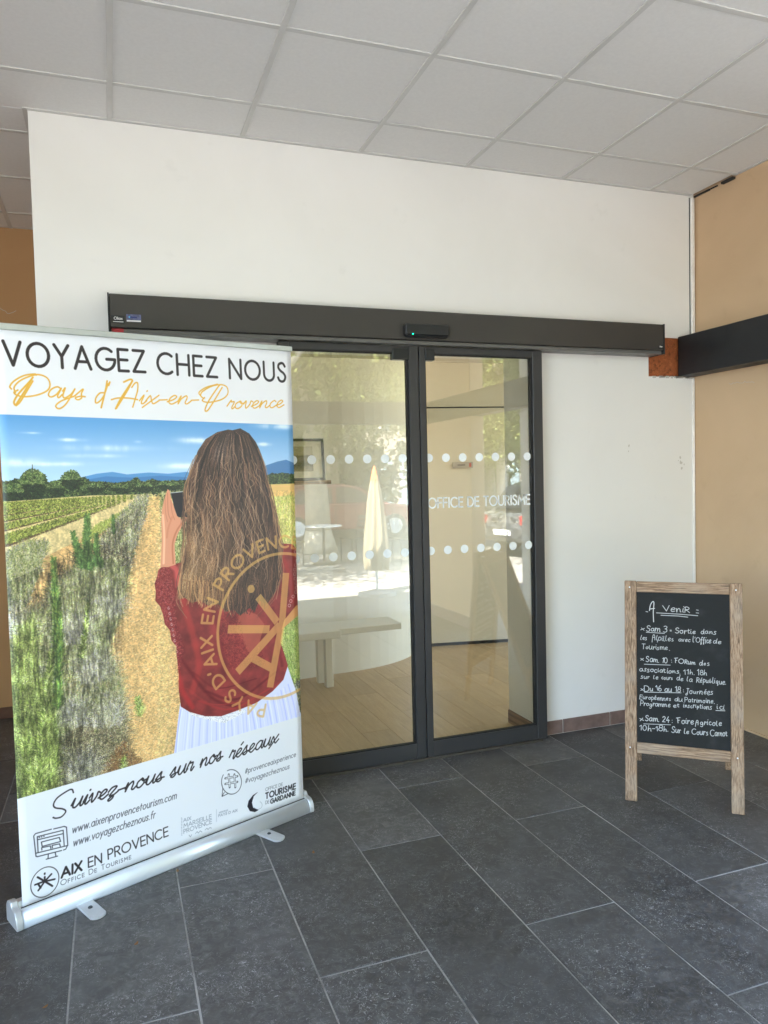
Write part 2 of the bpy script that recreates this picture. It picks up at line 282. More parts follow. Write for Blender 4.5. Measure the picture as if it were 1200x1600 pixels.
def paint_banner():
    r = np.random.default_rng(4); S = Sheet(.004, 1.256, .045, 2.150, 1.25, HP, C(236, 238, 243)); T = S.T; W, H = S.W, S.Hh
    Y, X = np.mgrid[0:H, 0:W]; zt, zb = S.pix([[0, 1.800]])[0, 1], S.pix([[0, .452]])[0, 1]
    photo = (Y >= zt) & (Y < zb); A = S.a
    hor = T([(240, 755)])[0, 1]
    # sky
    t = np.clip((Y-zt)/(hor-zt), 0, 1)[..., None]; sky = C(88, 148, 202)*(1-t)**1.2+C(176, 204, 232)*(1-(1-t)**1.2)
    cl = np.clip(fbm(H//3+1, W, 60, r, 6)*2.4-.9, 0, 1.2); cl = np.repeat(cl, 3, 0)[:H]; A[photo] = sky[photo]
    def blob(cx, cy, rx, ry, col, al):
        c = T([(cx, cy)])[0]; d = ((X-c[0])/(rx*3))**2+((Y-c[1])/(ry*3))**2; m = np.clip((np.exp(-d)*(.35+cl*1.3)), 0, 1)*al*photo; A[:] = A+(C(*col)-A)*m[..., None]
    for b in ((112, 687, 12, 1.6), (45, 676, 8, 1), (30, 722, 18, 3.6), (305, 688, 18, 3), (432, 666, 24, 3.2), (440, 661, 14, 2), (410, 694, 9, 2), (80, 725, 30, 2), (150, 712, 22, 1.8), (215, 690, 4, 1.5), (180, 700, 40, 3), (285, 728, 30, 3)): blob(*b, (226, 234, 244), .8)
    def area(pts, col, al=1): S.poly(T(pts)); S.m *= photo; S.ink(C(*col), al)
    area([(90, 752), (125, 746), (150, 740), (175, 737), (198, 741), (232, 738), (262, 740), (290, 737), (310, 742), (310, 765), (90, 765)], (84, 140, 190))
    area([(120, 752), (165, 744), (205, 746), (250, 743), (300, 746), (310, 765), (120, 765)], (66, 118, 172))
    area([(400, 738), (414, 727), (432, 721), (446, 718), (455, 722), (463, 725), (463, 750), (400, 750)], (70, 118, 168))
    # ground base
    g = fbm(H, W, 60, r, 5)[..., None]; g2 = fbm(H, W, 7, r, 3)[..., None]
    sand = C(203, 166, 112)*(.78+.42*g2)*(.86+.28*g); gm = photo & (Y > T([(5, 790)])[0, 1]-0)
    hy = T([(300, 771)])[0, 1]; gm = photo & (Y > hy-X*.0); A[gm] = sand[gm]
    dots = np.where(r.random((H, W)) < .13, .72, 1.)[..., None]; A[gm] = (A*dots)[gm]
    # splats for leaves: n points inside polygon, short strokes
    def inside(pts, n):
        p = T(pts); lo, hi = p.min(0), p.max(0); out = np.empty((0, 2))
        while len(out) < n:
            q = lo+r.random((n*2, 2))*(hi-lo); ins = np.zeros(len(q), bool)
            for a, b in zip(p, np.roll(p, -1, 0)):
                if a[1] != b[1]: ins ^= ((q[:, 1] < a[1]) != (q[:, 1] < b[1])) & (q[:, 0] < (b[0]-a[0])*(q[:, 1]-a[1])/(b[1]-a[1])+a[0])
            out = np.vstack([out, q[ins]])
        return out[:n]
    S.clip = photo
    def pick(cols, n, jit=.07):
        c = np.array([C(*k) for k in cols])[r.integers(0, len(cols), n)]; return np.clip(c*(1+r.normal(0, jit, (n, 1)))+r.normal(0, .012, (n, 3)), 0, 1)
    def grass(pts, n, L, cols, lean=.25, th=2, srt=True, al=1., up=1):
        b = inside(pts, n)
        if srt: b = b[np.argsort(b[:, 1])]
        n = len(b); t = np.linspace(0, 1, 12)[None]; ln = (L*(.5+r.random((n, 1))))/1.25
        a = r.normal(0, lean, (n, 1)); P = np.stack([b[:, :1]+ln*t*np.sin(a*(1+t)), b[:, 1:]-ln*t*np.cos(a*(1+t))*up], 2)
        S.strands(P, pick(cols, n), th, al)
    def leafy(pts, n, cols, sz=5):
        b = inside(pts, n); b = b[np.argsort(-b[:, 1])]; t = np.linspace(-1, 1, 6)[None]; a = r.random((n, 1))*6.3
        P = np.stack([b[:, :1]+sz*t*np.cos(a), b[:, 1:]+sz*t*np.sin(a)*.6], 2); S.strands(P, pick(cols, n, .16), 3)
    # trees
    dk = [(38, 50, 36), (52, 66, 44), (30, 40, 34)]; md = [(84, 104, 58), (66, 84, 52), (104, 122, 70), (48, 62, 44)]
    tr = [(0, 790), (0, 752), (14, 752), (24, 748), (34, 749), (36, 740), (46, 736), (58, 737), (70, 741), (74, 754), (90, 750), (99, 747), (104, 738), (118, 737), (122, 745), (132, 746), (142, 753), (160, 752), (180, 755), (205, 751), (212, 745), (222, 754), (238, 748), (250, 752), (285, 750), (310, 752), (310, 774), (140, 776), (80, 784), (40, 788)]
    area(tr, (46, 58, 42)); leafy(tr, 5200, dk+md, 4)
    for c in ((52, 762, 18, 24), (112, 752, 14, 14), (20, 772, 18, 14), (88, 765, 12, 11), (150, 763, 14, 8), (190, 764, 14, 7), (225, 762, 14, 8), (265, 760, 16, 8)):
        e = [(c[0]+c[2]*math.cos(k/16*6.28)*(1+.12*math.sin(k*5)), c[1]+c[3]*math.sin(k/16*6.28)*(1+.12*math.cos(k*3))) for k in range(16)]
        area(e, (44, 56, 40), .8); leafy(e, int(c[2]*c[3]*2.4), dk, 4); u = [(x-c[2]*.1, y-c[3]*.25) for x, y in e[8:]+e[:1]]; leafy(u, int(c[2]*c[3]*.9), md+[(128, 144, 92)], 4)
    area([(415, 760), (415, 744), (424, 738), (430, 741), (440, 738), (450, 743), (462, 739), (464, 758)], (50, 62, 48)); leafy([(415, 760), (415, 742), (440, 739), (464, 741), (464, 757)], 900, dk+md, 3)
    S.line(T([(50, 726), (51, 738)]), 2); S.ink(C(70, 80, 70))
    # left field rows
    area([(0, 784), (60, 780), (140, 774), (238, 772), (238, 776), (200, 800), (110, 850), (0, 905)], (206, 186, 134))
    grass([(0, 790), (100, 779), (236, 773), (236, 777), (100, 790), (0, 800)], 1500, 4, [(150, 154, 82), (172, 168, 100), (190, 178, 118)], .5)
    vp = np.array([226., 772.])
    for (ey, wd) in ((787, .9), (791, 1.1), (796, 1.5), (803, 2.2), (812, 3), (825, 4.4), (846, 7.5)):
        for k in range(46):
            t = (k/46)**.62; c = vp+(np.array([2, ey])-vp)*t; w = wd*t+.7; cc = (c[0], c[1])
            area([(cc[0]-w*1.3, cc[1]+w*.9), (cc[0]+w*1.3, cc[1]+w*.5), (cc[0]+w*1.2, cc[1]+w*1.1), (cc[0]-w*1.2, cc[1]+w*1.35)], (88, 70, 52), .75)
            grass([(cc[0]-w*1.5, cc[1]+w*.8), (cc[0]-w, cc[1]-w*.4), (cc[0]+w, cc[1]-w*.6), (cc[0]+w*1.4, cc[1]+w*.6)], int(14+w*15), 1+w*1.3, [(122, 132, 58), (150, 158, 76), (92, 100, 46), (176, 178, 96), (66, 74, 38)], .5)
    grass([(130, 835), (236, 776), (240, 780), (215, 800), (130, 850)], 1600, 9, [(146, 156, 74), (120, 134, 62), (176, 176, 102)], .5)
    # path, with grass at its edges
    grass([(228, 775), (250, 772), (262, 850), (262, 900), (270, 1240), (246, 1240), (246, 860)], 2600, 12, [(206, 186, 130), (190, 170, 112), (158, 150, 92), (220, 196, 148)], .6)
    area([(231, 776), (246, 776), (262, 880), (285, 1250), (150, 1250), (200, 950)], (214, 176, 118), .55)
    b = inside([(231, 778), (246, 778), (275, 880), (285, 1250), (100, 1250), (195, 950)], 9000); S.strands(b[:, None]+np.linspace(0, 1, 3)[None, :, None]*[[[3, 0]]], pick([(132, 96, 58), (168, 130, 80), (230, 198, 146), (240, 214, 168)], 9000), 2, .7)
    # lavender clumps and weeds
    lav = [(150, 148, 122), (122, 130, 78), (178, 174, 138), (92, 102, 58), (142, 136, 144), (200, 192, 150)]; gy = [(128, 138, 76), (158, 158, 98), (98, 110, 58), (192, 184, 138), (74, 84, 46)]; sh = [(70, 62, 48), (92, 82, 60), (56, 54, 40)]
    grass([(150, 850), (215, 778), (232, 776), (226, 810), (214, 850), (200, 900), (160, 900)], 3400, 16, lav+[(104, 96, 84)], .45)
    grass([(4, 868), (40, 850), (75, 850), (60, 900), (40, 950), (8, 960)], 3000, 20, gy+lav, .45)
    grass([(75, 1000), (70, 900), (110, 870), (150, 850), (205, 860), (198, 930), (150, 1000)], 1500, 30, sh, .5)
    grass([(75, 1040), (75, 920), (120, 890), (180, 880), (200, 900), (190, 960), (160, 1040)], 7600, 30, lav+gy[:3], .5)
    grass([(8, 1000), (8, 960), (60, 930), (100, 960), (150, 1000), (190, 1080), (205, 1240), (20, 1250)], 4200, 34, sh+lav[:2], .6)
    grass([(8, 1060), (8, 985), (60, 950), (150, 980), (190, 1060), (196, 1150), (150, 1250), (20, 1260)], 13000, 40, lav+gy, .5)
    grass([(100, 1150), (190, 1090), (215, 1240), (100, 1250)], 3500, 34, sh+[(150, 138, 106), (190, 178, 142), (120, 108, 82)], .9)
    grass([(130, 1250), (190, 1160), (260, 1230), (260, 1250)], 1500, 16, [(120, 86, 54), (96, 70, 48), (150, 116, 74)], 1.1)
    br = [(150, 166, 78), (122, 140, 62), (182, 194, 110), (84, 104, 50), (204, 206, 146), (66, 74, 44)]
    for (x_, y_, w_, n_) in ((30, 990, 20, 500), (60, 1075, 22, 600), (120, 1000, 24, 700), (170, 960, 20, 500), (150, 1060, 26, 700), (110, 1130, 28, 800), (170, 1130, 22, 500), (60, 1180, 24, 600), (130, 1215, 26, 700)):
        grass([(x_-w_, y_+10), (x_+w_, y_+6), (x_+w_*.7, y_-26), (x_-w_*.7, y_-24)], n_, 62, [(206, 196, 160), (184, 182, 130), (160, 150, 176), (212, 210, 186), (88, 92, 60)], .55)
    grass([(10, 1060), (24, 1000), (52, 960), (62, 1060), (80, 1100), (90, 1240), (20, 1255)], 7000, 36, br+gy[:3], .5)
    grass([(32, 1240), (40, 1120), (72, 1080), (88, 1120), (92, 1200), (60, 1250)], 2600, 44, br, .35)
    def weed(x0, y0, x1, y1, wd, cols, n):
        t = r.random(n); p = np.outer(1-t, [x0, y0])+np.outer(t, [x1, y1]); p = p[np.argsort(p[:, 1])]; b = T(p); m = len(b); a = r.choice([-1, 1], (m, 1))*r.uniform(.35, 1.25, (m, 1))
        q = np.linspace(0, 1, 10)[None]; ln = wd*2.2*(.5+r.random((m, 1)))*(.35+.65*np.clip((p[:, 1:]-y1)/(abs(y0-y1)+1), .1, 1)); S.strands(np.stack([b[:, :1]+ln*q*np.sin(a), b[:, 1:]-ln*q*np.cos(a)], 2), pick(cols, m), 2)
    dg = [(86, 116, 60), (60, 86, 44), (116, 148, 78), (74, 100, 60)]
    for w in ((136, 890, 136, 806, 9, 900), (128, 890, 113, 832, 8, 520), (150, 885, 150, 835, 7, 420), (158, 888, 146, 850, 6, 240), (178, 835, 176, 804, 4, 160), (142, 893, 124, 860, 8, 300)): weed(*w[:5], dg, w[5])
    for w in ((92, 1030, 83, 872, 9, 1300), (90, 1110, 92, 960, 10, 800)): weed(*w[:5], dg+br[:2], w[5])
    for w in ((128, 1030, 138, 940, 6, 420), (62, 1200, 80, 1020, 12, 1300), (58, 1250, 66, 1130, 15, 1200), (220, 1120, 214, 1090, 10, 200), (193, 1212, 193, 1185, 8, 140)): weed(*w[:5], br, w[5])
    S.line(T([(96, 1050), (105, 1100), (120, 1130), (112, 1170), (98, 1210)]), 1.6); S.ink(C(190, 190, 150), .8)
    # right of the path and right of the figure
    grass([(250, 775), (300, 772), (300, 1000), (272, 900), (256, 860)], 6000, 18, gy+[(210, 200, 150)], .3)
    area([(410, 757), (466, 755), (466, 775), (410, 778)], (214, 178, 112)); area([(410, 776), (466, 774), (470, 1140), (410, 1140)], (196, 186, 112))
    grass([(410, 785), (466, 772), (470, 1140), (410, 1140)], 5200, 22, [(206, 200, 126), (180, 184, 92), (222, 208, 150), (150, 164, 70)], .3)
    grass([(436, 1060), (448, 960), (469, 960), (470, 1075), (450, 1080)], 2200, 30, [(126, 152, 74), (98, 122, 58), (164, 178, 100), (184, 186, 128)], .3)
    grass([(450, 1140), (452, 1075), (471, 1060), (472, 1140)], 900, 12, [(60, 58, 50), (110, 104, 88), (196, 196, 190)], 1.2)
    veg = gm; sh_ = fbm(H, W, 46, r, 4); sf = fbm(H, W, 13, r, 3); 
    def vst(cell, k_): n_ = np.repeat(fbm(H//k_+2, W, cell, r, 3), k_, 0)[:H]; return sum(np.roll(n_, i_, 0) for i_ in range(k_))/k_
    s8 = vst(4, 5); s20 = vst(9, 7); xs_ = fbm(H, W, 4, r, 1); mul = (.72+.46*np.clip((sh_-.3)*1.8, 0, 1))*(.64+.72*np.clip((s8*.55+s20*.45-.3)*2.3, 0, 1))*(.84+.3*xs_); S.poly(T([(233, 774), (247, 774), (290, 900), (300, 1260), (140, 1260), (196, 960)])); pm = np.clip(S.m, 0, 1); S.m[:] = 0; pm = sum(np.roll(pm, k_, 1) for k_ in range(-24, 25, 4))/13; S.poly(T([(405, 750), (470, 750), (472, 1060), (405, 1060)])); S.poly(T([(0, 780), (238, 771), (238, 779), (150, 836), (92, 872), (0, 915)])); pm = np.maximum(pm, S.m*.8); S.m[:] = 0; mul = mul*(1-pm)+pm*(.88+.2*(sf-.5)+.14*(fbm(H, W, 60, r, 4)-.5)+.22*(xs_-.5)+.14); A[veg] = np.clip(A*mul[..., None], 0, 1)[veg]
    # the figure: skirt, blouse, arm, phone
    sk = [(281, 1098), (277, 1130), (271, 1180), (300, 1172), (474, 1122), (468, 1112), (462, 1080), (448, 1040), (400, 1080), (330, 1100)]
    area(sk, (204, 208, 238))
    for k in range(46):
        x = 282+k*3.7+r.normal(0, .8); y0 = 1112-abs(x-340)*.05-(max(0, x-400)*.75); S.line(T(cat([(x, y0), (x+(x-340)*.08+r.normal(0, 1), y0+35), (x+(x-340)*.16, y0+82)], 4)), 1.5+r.random()*4); S.m *= (Y < zb); S.ink(C(*[(150, 160, 222), (234, 236, 250), (176, 184, 232)][k % 3]), .45)
    lace = [(279, 1100), (300, 1112), (340, 1118), (380, 1108), (384, 1112), (350, 1130), (330, 1126), (300, 1118)]; area(lace, (222, 222, 228)); q = inside(lace, 900); S.strands(q[:, None]+np.array([[[0, 0], [1, 1]]]), pick([(176, 176, 190), (245, 245, 248)], 900), 2)
    bl = [(268, 882), (256, 883), (247, 890), (245, 900), (241, 912), (243, 925), (242, 938), (250, 948), (254, 960), (257, 975), (265, 985), (267, 1000), (275, 1010), (276, 1030), (279, 1055), (279, 1080), (282, 1104), (295, 1112), (320, 1119), (345, 1119), (370, 1110), (400, 1098), (425, 1080), (442, 1062), (449, 1040), (443, 1020), (437, 1003), (440, 985), (446, 970), (468, 942), (467, 880), (464, 860), (456, 850), (438, 849), (380, 860), (300, 875), (285, 878)]
    area(bl, (126, 47, 45)); S.poly(T(bl)); bm = (S.m > .5) & photo; S.m[:] = 0
    f = fbm(H, W, 34, r, 4)[..., None]; A[bm] = (A*(.72+.56*f))[bm]
    S.clip = bm
    def fold(pts, w, col, al): S.line(T(cat(pts, 8)), w); S.m *= bm; v = S.m; k = 5; v[:] = sum(np.roll(v, i, 1) for i in range(-k, k+1))/(2*k+1); S.ink(C(*col), al)
    for p, w, c, a in (([(285, 940), (300, 990), (310, 1040), (300, 1080)], 22, (176, 58, 52), .5), ([(270, 1010), (290, 1040), (330, 1090), (370, 1105)], 9, (84, 14, 20), .6), ([(275, 1040), (285, 1080), (300, 1105)], 16, (176, 44, 44), .6), ([(320, 1080), (370, 1092), (430, 1050)], 8, (88, 16, 22), .6), ([(310, 1095), (360, 1108), (420, 1076)], 6, (168, 50, 48), .6),
                       ([(440, 870), (452, 900), (455, 940)], 16, (160, 46, 44), .5), ([(268, 884), (275, 892), (278, 915)], 18, (200, 88, 84), .8), ([(330, 950), (345, 1000), (350, 1060)], 14, (96, 24, 30), .5), ([(425, 950), (432, 1000), (440, 1040)], 12, (96, 20, 26), .6), ([(262, 950), (276, 985), (286, 1020)], 10, (88, 24, 30), .6), ([(300, 1050), (340, 1075), (400, 1060)], 4, (88, 16, 22), .6), ([(290, 1075), (330, 1100), (380, 1096)], 3, (184, 62, 58), .5)): fold(p, w, c, a)
    lc = [(243, 890), (262, 885), (270, 920), (275, 975), (286, 1010), (280, 1050), (268, 1000), (250, 945), (241, 912)]; q = inside(lc, 2600); S.strands(q[:, None]+r.normal(0, 2.2, (2600, 4, 2)), pick([(196, 112, 104), (84, 20, 26), (156, 56, 54), (112, 30, 34)], 2600), 2, .7)
    area([(372, 958), (384, 954), (400, 960), (412, 975), (404, 1005), (388, 1022), (378, 1000), (368, 985)], (176, 92, 72), .6)
    q = inside([(345, 960), (372, 955), (380, 1000), (392, 1025), (405, 1010), (415, 1040), (360, 1045), (342, 1000)], 1500); S.strands(q[:, None]+r.normal(0, 2.5, (1500, 4, 2)), pick([(70, 12, 18), (98, 20, 26), (186, 78, 66)], 1500), 2, .6)
    for k in range(13):
        for (cx, cy) in ((461+1.5*math.sin(k), 862+k*7.0),):
            S.line(T(arc(cx-max(0, k-9)*3, cy, 2.1, 2.4, 0, 360, 9)), 1.5)
    for k in range(9): S.line(T(arc(263+k*1.6, 950+k*8.5, 1.4, 2, 0, 300, 7)), 1.4)
    S.m *= bm; S.ink(C(226, 208, 206), .8); S.clip = photo
    area([(468, 944), (462, 946), (443, 969), (439, 984), (448, 976), (469, 958)], (196, 140, 88))
    area([(266, 770), (285, 768), (292, 808), (275, 808)], (26, 28, 34)); S.line(T([(266, 770), (284, 768)]), 2.2); S.ink(C(190, 194, 200))
    arm = [(250, 886), (252, 848), (252, 838), (251, 815), (252, 797), (255, 783), (259, 770), (261, 764), (264, 766), (266, 776), (271, 792), (276, 806), (283, 811), (289, 807), (292, 809), (290, 814), (282, 825), (277, 834), (272, 850), (274, 882), (262, 886)]
    area(arm, (204, 142, 112)); S.poly(T(arm)); am = S.m > .5; S.m[:] = 0
    for p, w, c, a in (([(255, 880), (256, 840), (254, 805)], 7, (240, 188, 156), .7), ([(270, 880), (269, 850), (276, 828), (288, 812)], 6, (168, 96, 68), .6), ([(261, 770), (262, 800), (266, 812)], 2, (150, 84, 62), .6), ([(257, 778), (258, 800), (261, 815)], 2, (160, 92, 68), .5), ([(266, 782), (268, 800), (272, 812)], 2, (150, 84, 62), .5), ([(268, 808), (262, 826), (260, 840)], 6, (190, 116, 86), .5)):
        S.line(T(cat(p, 6)), w); S.m *= am; S.ink(C(*c), a)
    # hair
    hair = [(355, 671), (362, 672), (374, 669), (388, 677), (398, 690), (404, 702), (410, 718), (414, 735), (420, 762), (427, 796), (433, 825), (437, 850), (439, 895), (430, 923), (416, 944), (404, 938), (396, 954), (388, 950), (374, 962), (364, 952), (352, 956), (340, 944), (324, 946), (312, 938), (299, 942), (288, 934), (279, 936), (276, 920), (283, 895), (286, 870), (291, 848), (290, 822), (292, 805), (286, 790), (285, 772), (291, 754), (299, 730), (308, 704), (320, 686), (338, 675)]
    area(hair, (58, 44, 40)); S.poly(T(hair)); hm = (S.m > .5) & photo; S.m[:] = 0; S.clip = hm
    n = 7200; u = r.random(n); rad = r.random(n)**.6; tt = np.linspace(0, 1, 150)
    # left and right outline as function of height
    ys = np.array([671, 680, 700, 725, 755, 800, 850, 900, 940, 962]); xl = np.array([352, 328, 310, 300, 290, 287, 288, 281, 277, 290]); xr = np.array([368, 390, 402, 411, 418, 428, 437, 438, 424, 400])
    order = np.argsort(r.random(n)+.15*rad); P = np.empty((n, 150, 2)); Cc = np.empty((n, 150, 3))
    y0 = 671+r.random(n)**2.6*120; yl = 900+r.random(n)*64; y = y0[:, None]+(yl-y0)[:, None]*tt; L_, R_ = np.interp(y, ys, xl), np.interp(y, ys, xr)
    cid = (u*46).astype(int); cr_ = r.random(60)[cid]; ph = cr_[:, None]*6.28+r.normal(0, .35, (n, 1)); fq = (13+12*r.random(60)[cid])[:, None]; uu = u[:, None]+.024*np.sin(y/fq+ph)*np.clip((y-720)/80, 0, 1)+r.normal(0, .035, (n, 1))*tt; xx = L_+(R_-L_)*np.clip(uu, -.02, 1.02)
    q = S.T(np.stack([xx.ravel(), y.ravel()], 1)).reshape(n, 150, 2); P = q
    tip = np.clip((y-760)/150, 0, 1)[..., None]; side = np.clip(1.15-uu*1.15, .12, 1)[..., None]
    ia = (r.integers(0, 4, 60)[cid]+(r.random(n) < .3)*r.integers(0, 4, n)) % 4; ib = (r.integers(0, 5, 60)[cid]+(r.random(n) < .35)*r.integers(0, 5, n)) % 5
    dark = np.array([C(*k) for k in ((58, 40, 33), (92, 64, 50), (38, 27, 24), (122, 90, 72))])[ia][:, None]; gold = np.array([C(*k) for k in ((186, 140, 94), (116, 80, 52), (216, 174, 126), (62, 44, 36), (156, 112, 72))])[ib][:, None]
    Cc = dark*(1-tip*side)+gold*tip*side; shn = np.exp(-((y-705)/26)**2)[..., None]*np.exp(-((uu-.42)/.22)**2)[..., None]*(r.random((n, 1, 1)) < .55); Cc = Cc*(1-.55*shn)+C(176, 158, 148)*.55*shn
    Cc *= (.42+1.0*r.random(60)[cid])[:, None, None]*(.8+.4*r.random((n, 1, 1)))*(.82+.36*np.sin(y/9+ph*3))[..., None]; Cc = Cc*(1-.45*tip*side*(cr_ > .55)[:, None, None])+.45*tip*side*(cr_ > .55)[:, None, None]*C(222, 178, 128)
    S.strands(P[order], np.clip(Cc[order], 0, 1), 1, .85)
    for k in range(150):                       # stray lit strands
        u0 = r.uniform(.05, .95); ya = r.uniform(690, 850); yb = ya+r.uniform(30, 110); yy = np.linspace(ya, yb, 9); w_ = u0+np.cumsum(r.normal(0, .022, 9)); p = np.stack([np.interp(yy, ys, xl)+(np.interp(yy, ys, xr)-np.interp(yy, ys, xl))*w_, yy], 1)
        S.line(T(cat(p, 5)), 1.3+r.random()*.9); S.m *= hm; S.ink(C(*[(196, 156, 120), (176, 148, 126), (164, 118, 82), (214, 178, 140)][k % 4]), .5)
    S.clip = None
    for sd_ in (0, 1):                          # flyaway strands over the outline
        for k in range(90):
            ya = r.uniform(700, 900); yb = ya+r.uniform(25, 90); yy = np.linspace(ya, yb, 8); e_ = np.interp(yy, ys, (xl, xr)[sd_])+(-1, 1)[sd_]*(r.uniform(-3, 3)+2.4*np.sin(yy/r.uniform(8, 16)+r.uniform(0, 6))*np.linspace(0, 1.3, 8))
            S.line(T(cat(np.stack([e_, yy], 1), 5)), 1.1+r.random()*1.2); S.m *= photo; S.ink(C(*[(92, 66, 52), (150, 112, 82), (60, 46, 42), (184, 142, 104)][k % 4]), .7)
    for k in range(110):                        # ragged ends
        u_ = r.random(); xe = 279+u_*158; yb = np.interp(xe, [279, 300, 330, 360, 395, 416, 437], [930, 940, 944, 956, 952, 940, 900])+r.uniform(-2, 9); S.line(T(cat([(xe+r.normal(0, 2), yb-40), (xe+r.normal(0, 2), yb-18), (xe+r.normal(0, 3.5), yb)], 5)), 1.5+r.random()*1.6); S.m *= photo; S.ink(C(*([(196, 150, 104), (150, 108, 72), (92, 64, 48)] if u_ < .5 else [(72, 52, 44), (48, 36, 34), (120, 86, 62)])[k % 3]), .75)
    for k in range(14):
        x = r.uniform(345, 382); S.line(T(cat([(x, 680), (x+r.normal(0, 2), 671.5+abs(x-365)*.12), (x+r.normal(0, 4), 675+abs(x-365)*.2)], 4)), 1.1); S.ink(C(60, 46, 42), .6)
    P_ = A[photo]; A[photo] = np.clip((P_-.45)*1.12+.49, 0, 1)
    # seal printed over the picture
    gold = C(228, 178, 98); c3 = S.met([(339.6, 981), (362, 914), (400, 1088)])
    M = np.array([[2*(c3[i+1]-c3[0])[0], 2*(c3[i+1]-c3[0])[1]] for i in (0, 1)]); cen = np.linalg.solve(M, [(c3[i+1]@c3[i+1]-c3[0]@c3[0]) for i in (0, 1)]); R = np.hypot(*(c3[0]-cen))
    S.line(S.pix(arc(*cen, R, R, -100, 262, 90)), .013*S.k)
    for a, b in (((402, 932), (432, 972)), ((355, 983), (420, 983)), ((446, 895), (440, 970)), ((440, 970), (421, 1074)), ((436, 976), (370, 1050)), ((394, 1028), (424, 1044))): q2 = S.met([a, b]); d2 = q2[1]-q2[0]; d2 = np.array([-d2[1], d2[0]])/np.hypot(*d2)*.018; S.poly(S.pix([q2[0]+d2, q2[1]+d2, q2[1]-d2, q2[0]-d2]))
    S.poly(T(arc(391, 920, 5.6, 6.4, 0, 360, 20)))
    st, Wd = layout("PAYS D'AIX EN PROVENCE", SANS, 3.2, 6)
    Ro = R+.028; ch = .0052; pA, pE = S.met([(412, 1112), (462, 862)]); a0 = math.atan2(*(pA-cen)[::-1]); a1 = math.atan2(*(pE-cen)[::-1]); a0 = a0 % (2*math.pi); a1 = a1 % (2*math.pi)
    for s in st:
        an = a0+(a1-a0)*s[:, 0]/Wd; rr = Ro+s[:, 1]*ch; S.line(S.pix(np.stack([cen[0]+rr*np.cos(an), cen[1]+rr*np.sin(an)], 1)), .0105*S.k)
    S.m *= photo; S.ink(gold, .64)
    # top lettering
    A[~photo] = C(236, 238, 243); K = C(40, 34, 36)
    for t, xa, ya, xb, yb in (('VOYAGEZ', 7, 569.5, 226, 581), ('CHEZ', 246, 583, 338, 589), ('NOUS', 358, 590.5, 445, 596)): S.text(t, (xa, ya), (xb, yb), .081, .0108, K, gap=2.9)
    # script line
    Z = lambda pts: T([(x/2.4, 480+y/2.4) for x, y in pts]); Y_ = C(228, 176, 62)
    def pen(pts, w=4.2, z=Z): S.line(z(cat(pts, 8)), w)
    pen([(118, 268), (100, 300), (78, 335), (62, 360), (56, 366), (52, 352), (70, 322), (110, 278), (122, 262)], 5); pen([(57, 320), (52, 300), (70, 278), (100, 262), (140, 252), (172, 262), (186, 285), (178, 310), (140, 328), (90, 335), (60, 328), (52, 318), (66, 310)]); pen([(42, 306), (36, 296), (52, 276), (88, 256), (128, 250), (134, 254)]); pen([(122, 276), (104, 306), (76, 352), (60, 368)], 4.5)
    a = 172, 338
    S.ink(Y_); S.text('ays', (173/2.4, 480+334/2.4), (312/2.4, 480+347/2.4), .062, .0052, Y_, CURS, 0, slant=.35)
    pen([(400, 276), (394, 310), (378, 376)], 5); pen([(388, 320), (372, 322), (358, 340), (358, 358), (372, 352), (388, 330), (404, 286)]); pen([(410, 280), (406, 292)], 5)
    pen([(432, 380), (450, 344), (478, 300), (494, 276), (486, 270), (462, 280)], 5); pen([(494, 276), (470, 320), (434, 378)], 6); pen([(492, 300), (504, 284), (514, 284), (514, 310), (506, 340), (496, 374)]); pen([(416, 346), (440, 340), (480, 340), (514, 346)])
    S.ink(Y_); S.text('ix-en-', (518/2.4, 480+361/2.4), (742/2.4, 480+362/2.4), .056, .0050, Y_, CURS, -.2, slant=.35)
    pen([(830, 300), (800, 350), (776, 386), (766, 384), (780, 350), (812, 302), (822, 290)], 4.6); pen([(762, 342), (750, 332), (756, 316), (790, 296), (826, 290), (848, 300), (850, 326), (826, 346), (780, 356), (756, 350), (764, 338)]); pen([(748, 330), (744, 318), (770, 300), (812, 288)])
    S.ink(Y_); S.text('rovence', (846/2.4, 480+380/2.4), (1060/2.4, 480+374/2.4), .052, .0052, Y_, CURS, -.3, slant=.35)
    # bottom lettering
    Z6 = lambda x, y: (20+x/5, 1140+y/5); Z7 = lambda x, y: (250+x/5, 1140+y/5); gk = C(52, 52, 60); z6 = lambda p: T([Z6(*k) for k in p]); z7 = lambda p: T([Z7(*k) for k in p])
    pen([(472, 492), (462, 468), (430, 476), (350, 530), (318, 580), (330, 610), (390, 620), (412, 640), (380, 680), (335, 692), (314, 686)], 4, z6); S.ink(K)
    S.text('uivez-nous', Z6(450, 618), Z6(1172, 392), .054, .0060, K, CURS, -.2, slant=.3)
    S.text('sur', Z7(72, 378), Z7(256, 312), .056, .0060, K, CURS, -.2, slant=.3); S.text('nos', Z7(308, 296), Z7(482, 232), .056, .0060, K, CURS, -.2, slant=.3); S.text('réseaux', Z7(535, 238), Z7(918, 96), .056, .0060, K, CURS, -.2, slant=.3)
    S.text('www.aixenprovencetourism.com', Z6(462, 810), Z7(124, 538), .029, .0030, gk, slant=.2, al=.85); S.text('www.voyagezcheznous.fr', Z6(470, 912), Z6(1108, 688), .029, .0030, gk, slant=.2, al=.85)
    S.text('#provenceaixperience', Z7(660, 345), Z7(1056, 210), .023, .0026, gk, slant=.2, al=.75); S.text('#voyagezcheznous', Z7(662, 420), Z7(1006, 304), .023, .0026, gk, slant=.2, al=.75)
